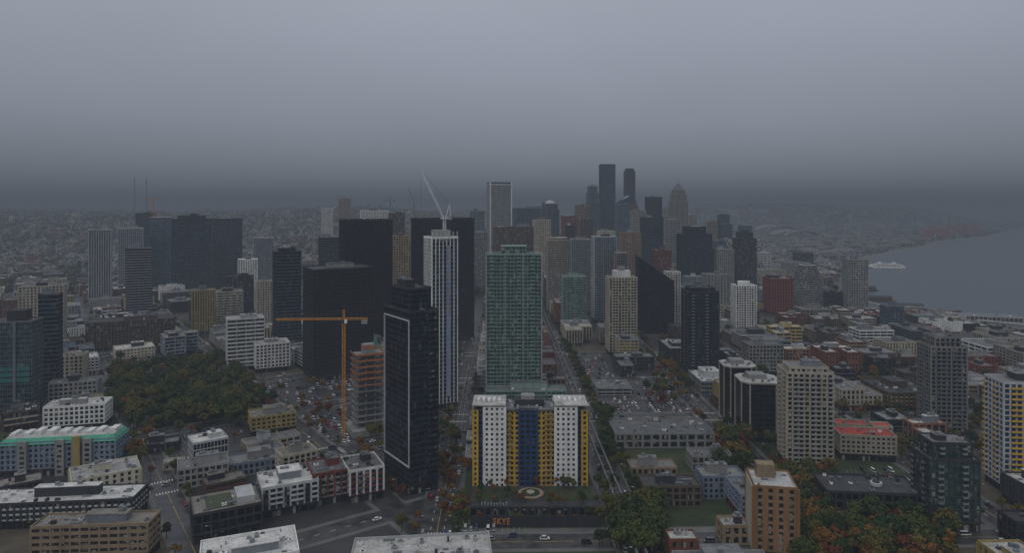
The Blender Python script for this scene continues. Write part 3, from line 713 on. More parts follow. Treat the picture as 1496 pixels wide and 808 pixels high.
# ------------------------------------------------------------------ terrain, water
def sm(a, b, x):
    t = max(0, min(1, (x - a) / (b - a))); return t * t * (3 - 2 * t)
def HT(x, y):
    if y < 1400: return 0
    q = x / y
    h = 112 * sm(1500, 3400, y) * (1 - sm(-.22, .1, q)) + 28 * sm(2600, 4200, y) * sm(-.5, -.2, q) * (1 - sm(0, .15, q)) * (1)
    h += 165 * sm(4300, 5600, y) * sm(.12, .3, q) * (1 - sm(.56, .72, q)) + 60 * sm(3500, 6500, y) * sm(-.1, 0, q) * (1 - sm(.15, .28, q))
    return h * (.9 + .1 * sin(x * .0031 + 1) * cos(y * .0023))
mb = MB(); xs = list(range(-14000, 14001, 250)); ys = list(range(-2000, 14001, 250))
mb.ms.append('ground'); nX = len(xs)
def mat_ground():
    m, nt, b = newmat('ground'); N = nt.nodes.new; L = nt.links.new
    tc = N('ShaderNodeTexCoord'); n = N('ShaderNodeTexNoise'); n.inputs['Scale'].default_value = .012; n.inputs['Detail'].default_value = 8; n.inputs['Roughness'].default_value = .75
    L(tc.outputs['Object'], n.inputs['Vector'])
    cr = N('ShaderNodeValToRGB'); e = cr.color_ramp.elements; e[0].position = .4; e[0].color = (.03, .038, .02, 1); e[1].position = .62; e[1].color = (.07, .068, .065, 1)
    x = e.new(.5); x.color = (.045, .045, .046, 1); L(n.outputs['Fac'], cr.inputs[0])
    sx = N('ShaderNodeSeparateXYZ'); L(tc.outputs['Object'], sx.inputs[0])
    mr = N('ShaderNodeMapRange'); mr.inputs[1].default_value = 1350; mr.inputs[2].default_value = 1500; L(sx.outputs['Y'], mr.inputs[0])
    n2 = N('ShaderNodeTexNoise'); n2.inputs['Scale'].default_value = .15; n2.inputs['Detail'].default_value = 6; L(tc.outputs['Object'], n2.inputs['Vector'])
    c2 = N('ShaderNodeValToRGB'); c2.color_ramp.elements[0].position = .35; c2.color_ramp.elements[0].color = (.026, .026, .028, 1); c2.color_ramp.elements[1].position = .65; c2.color_ramp.elements[1].color = (.052, .052, .053, 1)
    L(n2.outputs['Fac'], c2.inputs[0])
    mx = N('ShaderNodeMix'); mx.data_type = 'RGBA'; L(mr.outputs[0], mx.inputs[0]); L(c2.outputs[0], mx.inputs[6]); L(cr.outputs[0], mx.inputs[7]); L(mx.outputs[2], b.inputs['Base Color'])
    rr = N('ShaderNodeMapRange'); rr.inputs[1].default_value = .4; rr.inputs[2].default_value = .6; rr.inputs[3].default_value = .3; rr.inputs[4].default_value = .6; L(n2.outputs['Fac'], rr.inputs[0]); L(rr.outputs[0], b.inputs['Roughness'])
mat_ground()
for y in ys:
    for x in xs: mb.v.append((x, y, HT(x, y)))
for j in range(len(ys) - 1):
    for i in range(nX - 1): a = j * nX + i; mb.f.append((a, a + 1, a + nX + 1, a + nX)); mb.m.append(0)
mb.obj('ground')
SHORE = [(760, 700), (690, 900), (590, 1000), (585, 1143), (690, 1400), (800, 1600), (905, 1882), (1120, 2133), (1400, 2450), (1650, 2700), (1900, 3050), (2496, 3555), (3740, 5000), (6000, 7500), (13000, 9000)]
WATER = SHORE + [(13900, 8000), (13900, 100), (1200, 100), (900, 400)]
def in_poly(x, y, P):
    c = False; j = len(P) - 1
    for i in range(len(P)):
        if (P[i][1] > y) != (P[j][1] > y) and x < (P[j][0] - P[i][0]) * (y - P[i][1]) / (P[j][1] - P[i][1]) + P[i][0]: c = not c
        j = i
    return c
def wet(x, y, pad=0): return any(in_poly(x + a, y + b, WATER) for a, b in ((0, 0), (pad, 0), (pad, -pad), (0, -pad)))
m, nt, b = newmat('water'); N = nt.nodes.new; L = nt.links.new
b.inputs['Base Color'].default_value = (.05, .065, .085, 1); b.inputs['Roughness'].default_value = .3; b.inputs['IOR'].default_value = 1.33
tc = N('ShaderNodeTexCoord'); n = N('ShaderNodeTexNoise'); n.inputs['Scale'].default_value = .12; n.inputs['Detail'].default_value = 5; L(tc.outputs['Object'], n.inputs['Vector'])
bp = N('ShaderNodeBump'); bp.inputs['Strength'].default_value = .5; bp.inputs['Distance'].default_value = 1; L(n.outputs['Fac'], bp.inputs['Height']); L(bp.outputs[0], b.inputs['Normal'])
mb = MB(); mb.poly([(x, y, .3) for x, y in reversed(WATER)], 'water')
me = mb.mesh('water')
import bmesh
bm = bmesh.new(); bm.from_mesh(me); bmesh.ops.triangulate(bm, faces=bm.faces[:]); bmesh.ops.recalc_face_normals(bm, faces=bm.faces[:])
if bm.faces[0].normal.z < 0: bmesh.ops.reverse_faces(bm, faces=bm.faces[:])
bm.to_mesh(me); bm.free(); place('water', me, (0, 0, 0))
mb = MB()
for i in range(len(SHORE) - 2):
    mb.beam((SHORE[i][0], SHORE[i][1], .5), (SHORE[i + 1][0], SHORE[i + 1][1], .5), 1.6, 'concrete')
mb.obj('seawall')
def pier(x, y, l, w, rot, shed='concrete'):
    mb = MB(); mb.box(0, l, -w / 2, w / 2, .8, 2.2, 'brown')
    for i in range(int(l / 8)):
        for s in (-1, 1): mb.cyl(i * 8 + 4, s * (w / 2 - 1), .5, 0, .8, 'bark', 6)
    if shed:
        mb.prism([(l * .1, -w * .36), (l * .9, -w * .36), (l * .9, w * .36), (l * .1, w * .36)], 2.2, 6, shed); mb.prism([(l * .08, -w * .38), (l * .92, -w * .38), (l * .92, w * .38), (l * .08, w * .38)], 6, 9, 'r_dark', top=[(l * .08, -.1), (l * .92, -.1), (l * .92, .1), (l * .08, .1)])
    mb.obj('pier', (x, y, 0), rot)
pier(592, 1060, 44, 20, radians(-8)); pier(590, 1150, 48, 20, radians(-8), 'brown'); pier(645, 1290, 40, 20, radians(-10), 'brown'); pier(585, 1010, 90, 8, radians(12), None)
pier(860, 1760, 80, 12, radians(-10), None)
H('ferry_terminal', 637, 745, -165, 930, .25, -18, ST('g_grey', 'ltgrey', 1, 5, .6, .3, 4.5, roof='r_grey'), pent=False)
mb = MB()
P = [(-45, 0), (-36, -9), (36, -9), (45, 0), (36, 9), (-36, 9)]
mb.prism(P, .2, 5, 'white'); mb.prism([(x * .9, y * .9) for x, y in P], 5, 8.5, 'white'); mb.box(-34, 34, -8.15, 8.15, 6, 7.4, 'g_res'); mb.box(-26, 26, -7, 7, 8.5, 11.5, 'white'); mb.box(-24, 24, -7.1, 7.1, 9.4, 10.6, 'g_res')
mb.box(-20, -13, -4, 4, 11.5, 15, 'white'); mb.box(13, 20, -4, 4, 11.5, 15, 'white'); mb.cyl(0, 0, 2, 11.5, 18, 'green_trim', 10)
mb.obj('ferry_boat', (955, 1745, 0), radians(-12))
def arch(X, Y, L, r, name):
    mb = MB(); n = 12
    for s in (-1, 1):
        P = []
        for i in range(n + 1):
            a = pi * i / n; P.append((-L / 2 * cos(a), s * 70, 16 + r * sin(a)))
        for i in range(n): mb.beam(P[i], P[i + 1], 1.0, 'ltgrey'); mb.poly([P[i], P[i + 1], (P[i + 1][0], s * 35, P[i + 1][2] - 6), (P[i][0], s * 35, P[i][2] - 6)], 'concrete')
    mb.prism([(-L / 2, -75), (L / 2, -75), (L / 2, 75), (-L / 2, 75)], 0, 22, 'concrete', 'r_grey'); mb.box(-L / 2 + 20, L / 2 - 20, -40, 40, 22, 22.5, 'grass')
    mb.obj(name, (X, Y, 0), .2)
arch(1340, 3250, 180, 26, 'stadium'); arch(1500, 3900, 180, 30, 'stadium')
def gantry(X, Y, rot):
    mb = MB()
    for x in (-9, 9):
        for y in (-12, 12): mb.beam((x, y, 0), (x, y, 42), 1.2, 'red')
        mb.beam((x, -12, 40), (x, 12, 40), 1.0, 'red'); mb.beam((x, -12, 18), (x, 12, 18), .8, 'red')
    mb.beam((0, -25, 44), (0, 60, 44), 1.5, 'red'); mb.beam((0, 12, 42), (0, 6, 68), 1, 'red'); mb.beam((0, 6, 68), (0, 55, 45), .6, 'red'); mb.beam((0, 6, 68), (0, -25, 45), .6, 'red')
    mb.obj('port_crane', (X, Y, 1), rot)
for i in range(14): gantry(1860 + i * 54 + U(-15, 15), 3090 + i * 52, radians(-55 + U(-10, 10)))
mb = MB()
for i in range(420):
    x = U(1500, 2700); y = U(2800, 4300)
    if wet(x, y, 20): continue
    mb.box(x - 9, x + 9, y - 4, y + 4, 0, random.choice([3, 6, 9]), random.choice(['concrete', 'ltgrey', 'navy', 'rust', 'charcoal', 'brick', 'netting']))
mb.obj('shipping_containers')
for X, zt in ((-1930, 300), (-1870, 296)):
    mb = MB(); mb.lattice((0, 0, 90), (0, 0, zt), 2.8, 40, .35, 'mast_red'); mb.obj('radio_mast', (X, 3500, 0))

# ------------------------------------------------------------------ street grids, blocks
AC = radians(1.15); AL = radians(35); OL = (-197, 388)
def cw(u, v): return (u * cos(AC) - v * sin(AC), u * sin(AC) + v * cos(AC))
def lw(u, v): return (OL[0] + u * cos(AL) - v * sin(AL), OL[1] + u * sin(AL) + v * cos(AL))
def ucen(x, y): return x * cos(AC) + y * sin(AC)
def clip(P, f):
    out = []
    for i in range(len(P)):
        a, b = P[i], P[(i + 1) % len(P)]; fa, fb = f(a), f(b)
        if fa >= 0: out.append(a)
        if fa * fb < 0: t = fa / (fa - fb); out.append((a[0] + (b[0] - a[0]) * t, a[1] + (b[1] - a[1]) * t))
    return out
pav = MB(); lots = MB(); marks = MB()
def block(P, kind):
    if len(P) < 3: return
    cx = sum(p[0] for p in P) / len(P); cy = sum(p[1] for p in P) / len(P)
    pav.prism(P, 0, .14, 'pavement')
    q = [(cx + (x - cx) * .93, cy + (y - cy) * .93, .145) for x, y in P]
    lots.poly(q, kind)
AV = [-30 + 95 * k for k in range(0, 13)]; CS = [225, 325, 515, 625, 735, 845, 955, 1065, 1175, 1285, 1400]
cells = []
for k in range(len(AV) - 1):
    for j in range(len(CS) - 1):
        u0, u1, v0, v1 = AV[k] + 8, AV[k + 1] - 8, CS[j] + 7, CS[j + 1] - 7
        c = cw((u0 + u1) / 2, (v0 + v1) / 2)
        if abs(c[0]) > .85 * c[1] + 60 or wet(c[0], c[1], 60): continue
        block([cw(u0, v0), cw(u1, v0), cw(u1, v1), cw(u0, v1)], random.choice(['lot_asphalt', 'lot_asphalt', 'lot_asphalt', 'dirt', 'grass']))
        cells.append((u0, u1, v0, v1, 'c'))
PARK = (9, 92, 112, 305)
for i in range(-8, 12):
    for j in range(-3, 13):
        u0, u1, v0, v1 = i * 95 + 7, (i + 1) * 95 - 7, j * 105 + 7, (j + 1) * 105 - 7
        c = lw((u0 + u1) / 2, (v0 + v1) / 2)
        if c[1] < 255 or c[1] > 1450 or c[0] < -.85 * c[1] - 60 or c[0] > 0: continue
        park = i == 0 and j in (1, 2)
        P = [lw(u0, v0), lw(u1, v0), lw(u1, v1), lw(u0, v1)]
        P = clip(P, lambda p: -39 - ucen(*p))
        block(P, 'grass' if park else random.choice(['lot_asphalt', 'lot_asphalt', 'lot_asphalt', 'grass', 'dirt']))
        if not park: cells.append((u0, u1, v0, v1, 'l'))
pav.obj('pavement'); lots.obj('parking_lot')
def dash(fn, a0, a1, c, horiz, mat='paint_white', on=3, off=6, w=.14):
    t = a0
    while t < a1:
        if horiz: P = [fn(t, c - w), fn(t + on, c - w), fn(t + on, c + w), fn(t, c + w)]
        else: P = [fn(c - w, t), fn(c + w, t), fn(c + w, t + on), fn(c - w, t + on)]
        marks.poly([(x, y, .012) for x, y in P], mat); t += on + off
for a in AV[:10]:
    dash(cw, 230, 1100, a, False, 'paint_yellow', 30, 1); dash(cw, 230, 1100, a - 3.3, False); dash(cw, 230, 1100, a + 3.3, False)
for c in CS[:7]: dash(cw, -30, 900, c, True, 'paint_yellow', 20, 3)
for a in AV[:8]:
    for c in CS[:6]:
        for s in (-1, 1):
            for k in range(9):
                x = a - 6 + k * 1.5
                marks.poly([(p[0], p[1], .02) for p in (cw(x, c + s * 8.5 - 1.4), cw(x + .7, c + s * 8.5 - 1.4), cw(x + .7, c + s * 8.5 + 1.4), cw(x, c + s * 8.5 + 1.4))], 'paint_white')
                y = c - 6 + k * 1.5
                marks.poly([(p[0], p[1], .02) for p in (cw(a + s * 9.5 - 1.4, y), cw(a + s * 9.5 + 1.4, y), cw(a + s * 9.5 + 1.4, y + .7), cw(a + s * 9.5 - 1.4, y + .7))], 'paint_white')
for i in range(-4, 5):
    for j in range(-2, 8):
        p = lw(i * 95, j * 105)
        if ucen(*p) > -60 or p[1] < 280: continue
        dash(lw, j * 105 + 10, j * 105 + 95, i * 95, False, 'paint_yellow', 20, 3)
        if ucen(*lw(i * 95 + 95, j * 105)) < -45: dash(lw, i * 95 + 10, i * 95 + 85, j * 105, True, 'paint_white', 3, 5)
        for s in (-1, 1):
            for k in range(8):
                x = i * 95 - 5.5 + k * 1.5; y = j * 105 - 5.5 + k * 1.5
                marks.poly([(q[0], q[1], .02) for q in (lw(x, j * 105 + s * 9 - 1.4), lw(x + .7, j * 105 + s * 9 - 1.4), lw(x + .7, j * 105 + s * 9 + 1.4), lw(x, j * 105 + s * 9 + 1.4))], 'paint_white')
                marks.poly([(q[0], q[1], .02) for q in (lw(i * 95 + s * 9 - 1.4, y), lw(i * 95 + s * 9 + 1.4, y), lw(i * 95 + s * 9 + 1.4, y + .7), lw(i * 95 + s * 9 - 1.4, y + .7))], 'paint_white')
marks.obj('road_markings')

# ------------------------------------------------------------------ infill buildings
carspots = []
WALLS = ['cream', 'concrete', 'brick', 'white', 'tan', 'brown', 'charcoal', 'bluegrey', 'ochre', 'beige', 'ltgrey', 'dkred', 'rust', 'concrete', 'beige', 'brown', 'white', 'charcoal', 'cream']
roofs = ['r_white', 'r_grey', 'r_tan', 'r_grey', 'r_light', 'r_dark', 'r_grey', 'r_white', 'r_light']
def rand_style(y):
    w = random.choice(WALLS); bm_ = w if R() < .6 else random.choice(WALLS); t = R()
    if t < .5: s = ST('g_res', w, U(.8, 1.7), U(2.6, 4.6), U(.7, 2.2), U(.15, .4), U(2.9, 3.7), bm_)
    elif t < .7: s = ST(random.choice(['g_grey', 'g_res', 'g_navy']), w, U(1.1, 1.9), U(7, 14), U(.3, .8), .2, U(3.2, 4), bm_)
    elif t < .85: s = ST('g_res', w, U(.4, .8), U(2.8, 3.6), U(.8, 1.6), .3, 3.0, bm_, balc=(random.choice([1, 2, 3]), U(1, 1.6)) if y < 700 else None, rail=random.choice(['steel', 'charcoal', 'ltgrey', w]))
    else: s = ST(random.choice(['g_blue', 'g_navy', 'g_teal', 'g_black']), random.choice(['steel', 'charcoal', 'ltgrey']), U(.3, .7), U(1.5, 3), U(.1, .3), .12, U(3.2, 3.9), bm_)
    s['roof'] = random.choice(roofs); s['base'] = random.choice(['charcoal', 'brick', 'concrete', 'brown', w])
    return s
OPEN = [(-475, -370, 440, 520), (-340, -250, 500, 640), (-600, -350, 480, 720), (-560, -470, 335, 400), (105, 145, 250, 1000), (305, 400, 380, 455), (390, 470, 300, 405), (-250, -60, 395, 620), (-190, -20, 300, 372), (195, 235, 520, 640), (-90, 225, 250, 345), (430, 600, 380, 430)]
for (u0, u1, v0, v1, g) in cells:
    fn = cw if g == 'c' else lw; rot = AC if g == 'c' else AL
    nu = 2; nv = random.choice([2, 3]) if v1 - v0 < 120 else 4
    for a in range(nu):
        for b_ in range(nv):
            lu = (u1 - u0) / nu; lv = (v1 - v0) / nv
            w = lu - U(1, 9); d = lv - U(2, 10)
            x, y = fn(u0 + lu * (a + .5), v0 + lv * (b_ + .5))
            if y < 270 or abs(x) > .8 * y + 30: continue
            if g == 'l' and any(ucen(*p) > -42 for p in corners(x, y, w, d, rot)): continue
            if wet(x, y, 40): continue
            br = x / y * 1000
            if any(o[0] < br < o[1] and o[2] < y < o[3] for o in OPEN): carspots.append((fn, u0 + lu * a, v0 + lv * b_, lu, lv, rot)); continue
            if blocked(x, y, w, d, rot):
                w *= .6; d *= .6
                if blocked(x, y, w, d, rot): continue
            if R() < .13: carspots.append((fn, u0 + lu * a, v0 + lv * b_, lu, lv, rot)); continue
            if y < 650: h = U(6, 17)
            elif y < 900: h = U(7, 24)
            else: h = U(10, 34) if -.5 < x / y < .3 else U(8, 24)
            if x / y > .5 and y > 800: h = min(h, 14)
            if y > 1000 and -.1 < x / y < .3 and R() < .45: h = U(35, 70)
            wings = None; q = R()
            if min(w, d) > 20 and y < 1000:
                if q < .3: wings = [(-w / 2, w / 2, d * .08, d / 2, h), (-w / 2 + .1, w * U(-.15, .1), -d / 2, d * .08 - .4, h - U(.4, 4))]
                elif q < .5: wings = [(-w / 2, w / 2, d * .1, d / 2, h), (-w / 2 + .1, -w * .14, -d / 2, d * .1 - .4, h - .45), (w * .14, w / 2 - .1, -d / 2, d * .1 - .4, h - .8)]
                elif q < .62: wings = [(-w / 2, w * .05, -d / 2, d / 2, h), (w * .05 + .4, w / 2, -d / 2 + 1, d / 2 - 2, max(5, h - U(3, 7)))]
            building('apartment_building' if R() < .5 else 'office_building', x, y, w, d, h, rot, rand_style(y), near=y < 620, wings=wings, base=wings is None or h > 14)

# ------------------------------------------------------------------ monorail
mb = MB()
for uu in (60.5, 64.7):
    for k in range(0, 36):
        v0 = 296 + k * 24
        mb.prism([cw(uu - .45, v0), cw(uu + .45, v0), cw(uu + .45, v0 + 24), cw(uu - .45, v0 + 24)], 7.2, 8.7, 'track')
for k in range(0, 36):
    v = 296 + k * 24
    mb.prism([cw(62.0, v - .6), cw(63.2, v - .6), cw(63.2, v + .6), cw(62.0, v + .6)], 0, 6.2, 'track')
    mb.prism([cw(59.6, v - .6), cw(65.6, v - .6), cw(65.6, v + .6), cw(59.6, v + .6)], 6.2, 7.2, 'track')
mb.obj('monorail_track')

# ------------------------------------------------------------------ trees
from mathutils import Vector
def tree_mesh(name, leaf, hgt, cr, seed, nclump=16, per=60, ls=.75):
    rnd = random.Random(seed); mb = MB()
    def limb(p, q, r0, r1):
        p = Vector(p); q = Vector(q); d = (q - p).normalized(); a = d.orthogonal().normalized(); b = d.cross(a); n = len(mb.v); k = mb.mi('bark')
        for o, r in ((p, r0), (q, r1)):
            for i in range(6): mb.v.append(tuple(o + (a * cos(i * pi / 3) + b * sin(i * pi / 3)) * r))
        for i in range(6): j = (i + 1) % 6; mb.f.append((n + i, n + j, n + 6 + j, n + 6 + i)); mb.m.append(k)
    limb((0, 0, 0), (.1, .1, hgt * .4), .35, .25); limb((.1, .1, hgt * .4), (0, .2, hgt * .8), .25, .08)
    kl = mb.mi(leaf)
    for c in range(nclump):
        th = rnd.uniform(0, 6.283); ph = rnd.uniform(-.5, 1.4); rr = rnd.uniform(.45, .85)
        C = Vector((cr * rr * cos(th) * cos(ph), cr * rr * sin(th) * cos(ph), hgt * .62 + hgt * .33 * rr * sin(ph)))
        limb((.05, .05, hgt * rnd.uniform(.3, .5)), tuple(C), .12, .03)
        cs = cr * rnd.uniform(.28, .45)
        for l in range(per):
            v = Vector((rnd.gauss(0, 1), rnd.gauss(0, 1), rnd.gauss(0, .75))); v = v.normalized() * (rnd.random() ** .4) * cs
            o = C + v; nrm = (v.normalized() + Vector((rnd.uniform(-.7, .7), rnd.uniform(-.7, .7), rnd.uniform(-.2, .9)))).normalized()
            a = nrm.orthogonal().normalized(); b = nrm.cross(a); s = ls * rnd.uniform(.5, 1.1); n = len(mb.v)
            mb.v += [tuple(o + a * s), tuple(o + b * s * .7), tuple(o - a * s), tuple(o - b * s * .7)]; mb.f.append((n, n + 1, n + 2, n + 3)); mb.m.append(kl)
    return mb.mesh(name)
TG = [tree_mesh('deciduous_tree', 'leaf_green', U(11, 15), U(4.5, 6), i) for i in range(4)]
TA = [tree_mesh('autumn_tree', 'leaf_autumn', U(9, 12), U(3.8, 5), 20 + i, 13, 50) for i in range(4)]
def tree(x, y, pa=.3, sc=1.0, z=.1, force=False):
    if wet(x, y, 8): return
    if not force and blocked(x, y, 3, 3, 0, .5): return
    if R() < pa: place('autumn_tree', random.choice(TA), (x, y, z), U(0, 6.28), sc * U(.7, 1.15))
    else: place('deciduous_tree', random.choice(TG), (x, y, z), U(0, 6.28), sc * U(.7, 1.15))
def grove(bl, bh, dl, dh, n, pa, sc=1):
    for _ in range(n):
        y = U(dl, dh); x = U(bl, bh) / 1000 * y; tree(x, y, pa, sc)
for _ in range(210):
    x, y = lw(U(-6, 96), U(108, 310)); tree(x, y, .14, 1.2)
grove(-590, -500, 500, 640, 60, .25, 1.1); grove(-500, -370, 490, 560, 60, .15, 1.2)
grove(150, 215, 330, 352, 18, .1, 1.1); grove(160, 205, 300, 345, 30, .1, 1.2); grove(125, 150, 300, 520, 40, .05, .8)
grove(200, 262, 540, 700, 34, .6); grove(296, 345, 400, 470, 34, .4, 1.1); grove(385, 470, 318, 400, 110, .5, 1.0); grove(420, 640, 300, 340, 90, .4, 1.1)
grove(-110, -45, 350, 372, 18, .8, .8); grove(-105, -80, 400, 520, 18, .6, .8); grove(-230, -190, 400, 520, 16, .7, .9); grove(-90, -20, 372, 384, 8, .9, .7)
grove(300, 400, 440, 500, 26, .4); grove(-560, -540, 420, 440, 6, .9); grove(480, 640, 500, 900, 90, .3, .9); grove(560, 720, 420, 560, 60, .35, .9); grove(-640, -560, 380, 400, 6, .4, .7)
grove(180, 560, 560, 1000, 190, .35, .9); grove(-700, -360, 620, 1100, 140, .35, .9); grove(-750, -640, 560, 900, 60, .3); grove(300, 620, 1000, 1500, 120, .4, .9)
grove(-560, -400, 400, 480, 26, .5, .8); grove(-440, -250, 480, 600, 30, .6, .8); grove(-100, -50, 380, 470, 14, .8, .8)
for k in range(26):
    tree(U(-20, 45), U(354, 381), .45, .45, 4.5, True)
for k in range(20): tree(U(-32, 48), U(342.5, 350), .5, .5)
for k in range(70):
    v = 300 + k * 10
    for uu, pr in ((55, .25), (74.5, .95), (78.5, .8)):
        if R() < pr:
            x, y = cw(uu + U(-.6, .6), v + U(-2, 2)); tree(x, y, .15, .7)
for a in AV:
    for k in range(80):
        if a == 65: continue
        for s in (-1, 1):
            if R() < .5:
                x, y = cw(a + s * 10, 300 + k * 11)
                if abs(x) < .8 * y and not wet(x, y, 10): tree(x, y, .5, .65)
for i in range(-6, 6):
    for k in range(60):
        if R() < .6:
            x, y = lw(i * 95 + random.choice((-8.5, 8.5)), -150 + k * 12)
            if ucen(x, y) < -45 and y > 290 and abs(x) < .8 * y: tree(x, y, .5, .65)

# ------------------------------------------------------------------ vehicles & lamps
def car_mesh(name, L, Hh, van=False):
    mb = MB(); w = .92
    prof = [(-L / 2, .45), (-L / 2 + .1, .85), (-L / 2 + .9, .98), (L / 2 - .5, 1.0), (L / 2, .85), (L / 2, .4)]
    n = len(mb.v); c = len(prof); k = mb.mi('car_paint')
    for s in (-1, 1):
        for (x, z) in prof: mb.v.append((s * w * (1 if z < .9 else .93), x, z))
    for i in range(c - 1): mb.f.append((n + i, n + i + 1, n + c + i + 1, n + c + i)); mb.m.append(k)
    mb.f.append(tuple(n + i for i in range(c))); mb.f.append(tuple(n + c + i for i in reversed(range(c)))); mb.m += [k, k]
    mb.poly([(-w, -L / 2, .42), (-w, L / 2, .4), (w, L / 2, .4), (w, -L / 2, .42)], 'rubber')
    a, b2, t0, t1 = (-L / 2 + 1.0, L / 2 - .35, -L / 2 + 1.7, L / 2 - .9) if not van else (-L / 2 + .6, L / 2 - .1, -L / 2 + 1.2, L / 2 - .2)
    mb.prism([(-w * .9, a), (w * .9, a), (w * .9, b2), (-w * .9, b2)], .97, Hh, 'g_black', 'car_paint', [(-w * .74, t0), (w * .74, t0), (w * .74, t1), (-w * .74, t1)])
    mb.box(-w * .72, w * .72, t0 + .05, t1 - .05, Hh, Hh + .04, 'car_paint')
    for s in (-1, 1):
        for y in (-L * .31, L * .3):
            P = [(y + .33 * cos(q * pi / 5), .33 + .33 * sin(q * pi / 5)) for q in range(10)]; n = len(mb.v); kk = mb.mi('rubber')
            for xx in (s * w * 1.01, s * (w - .22)):
                for (p, z) in P: mb.v.append((xx, p, z))
            mb.f.append(tuple(range(n, n + 10))); mb.m.append(kk)
            for q in range(10): r_ = (q + 1) % 10; mb.f.append((n + q, n + r_, n + 10 + r_, n + 10 + q)); mb.m.append(kk)
        mb.box(s * .62 - .17, s * .62 + .17, -L / 2 - .03, -L / 2 + .05, .62, .78, 'lampglass'); mb.box(s * .62 - .17, s * .62 + .17, L / 2 - .04, L / 2 + .03, .66, .82, 'red')
    return mb.mesh(name)
CARS = [car_mesh('sedan_car', 4.6, 1.45), car_mesh('suv_car', 4.7, 1.75), car_mesh('van_car', 5.2, 2.05, True)]
def car(x, y, rot, nm='car'):
    if blocked(x, y, 2.4, 5, rot, .3): return
    place(nm, random.choice(CARS), (x, y, .02), rot + random.choice((0, pi)))
for a in AV[:9]:
    v = 296
    while v < 1000:
        v += U(6, 26) if a < 100 else U(10, 50)
        for off in (-6.6, -3, 1.6, 5, 6.7):
            if R() < .22:
                x, y = cw(a + off, v + U(-2, 2))
                if abs(x) < .78 * y and not wet(x, y, 10) and not (a == 65 and -4 < off < 2): car(x, y, AC)
for c in CS[1:6]:
    u = -30
    while u < 700:
        u += U(8, 30); x, y = cw(u, c + random.choice((-5, -2, 2, 5)))
        if abs(x) < .78 * y and not wet(x, y, 10): car(x, y, AC + pi / 2)
for i in range(-6, 7):
    for k in range(70):
        if R() < .35:
            x, y = lw(i * 95 + random.choice((-5.6, -2, 2, 5.6)), -140 + k * 9)
            if ucen(x, y) < -48 and y > 300 and abs(x) < .78 * y and y < 900: car(x, y, AL)
for j in range(-2, 6):
    for k in range(70):
        if R() < .3:
            x, y = lw(-350 + k * 9, j * 105 + random.choice((-5.4, -2, 2, 5.4)))
            if ucen(x, y) < -48 and y > 300 and abs(x) < .78 * y and y < 900: car(x, y, AL + pi / 2)
pm = MB()
for fn, u0, v0, lu, lv, rot in carspots:
    x, y = fn(u0 + lu / 2, v0 + lv / 2)
    if y > 720: continue
    dens = U(.2, .6)
    for row in range(int(lv / 9)):
        for k in range(int(lu / 2.9)):
            uu = u0 + 3 + k * 2.8; vv = v0 + 5 + row * 8.5
            x, y = fn(uu, vv)
            if fn is lw and ucen(x, y) > -48: continue
            if fn is lw and PARK[0] < uu < PARK[1] and PARK[2] < vv < PARK[3]: continue
            P = [fn(uu - 1.45, vv - 2.4), fn(uu - 1.33, vv - 2.4), fn(uu - 1.33, vv + 2.4), fn(uu - 1.45, vv + 2.4)]
            if blocked(x, y, 3, 6, rot, .3): continue
            pm.poly([(a_, b_, .152) for a_, b_ in P], 'paint_white')
            if R() < dens: place('parked_car', random.choice(CARS), (x, y, .15), rot + random.choice((0, pi)))
pm.obj('parking_bay_lines')
mb = MB(); mb.cyl(0, 0, .14, 0, 9, 'steel', 6, .08); mb.beam((0, 0, 9), (2.2, 0, 9.4), .07, 'steel'); mb.box(1.6, 2.6, -.2, .2, 9.3, 9.5, 'lampglass'); mb.cyl(0, 0, .3, 0, .4, 'concrete', 8)
LM = mb.mesh('street_lamp')
for a in AV[:7]:
    for k in range(18):
        for s in (-1, 1):
            x, y = cw(a + s * 8.7, 300 + k * 32)
            if abs(x) < .78 * y and not blocked(x, y, 1, 1, 0): place('street_lamp', LM, (x, y, .14), 0 if s < 0 else pi)
for i in range(-4, 3):
    for k in range(16):
        x, y = lw(i * 95 + 7.6, -120 + k * 34)
        if ucen(x, y) < -48 and y > 300 and abs(x) < .78 * y and not blocked(x, y, 1, 1, 0): place('street_lamp', LM, (x, y, .14), AL + pi)

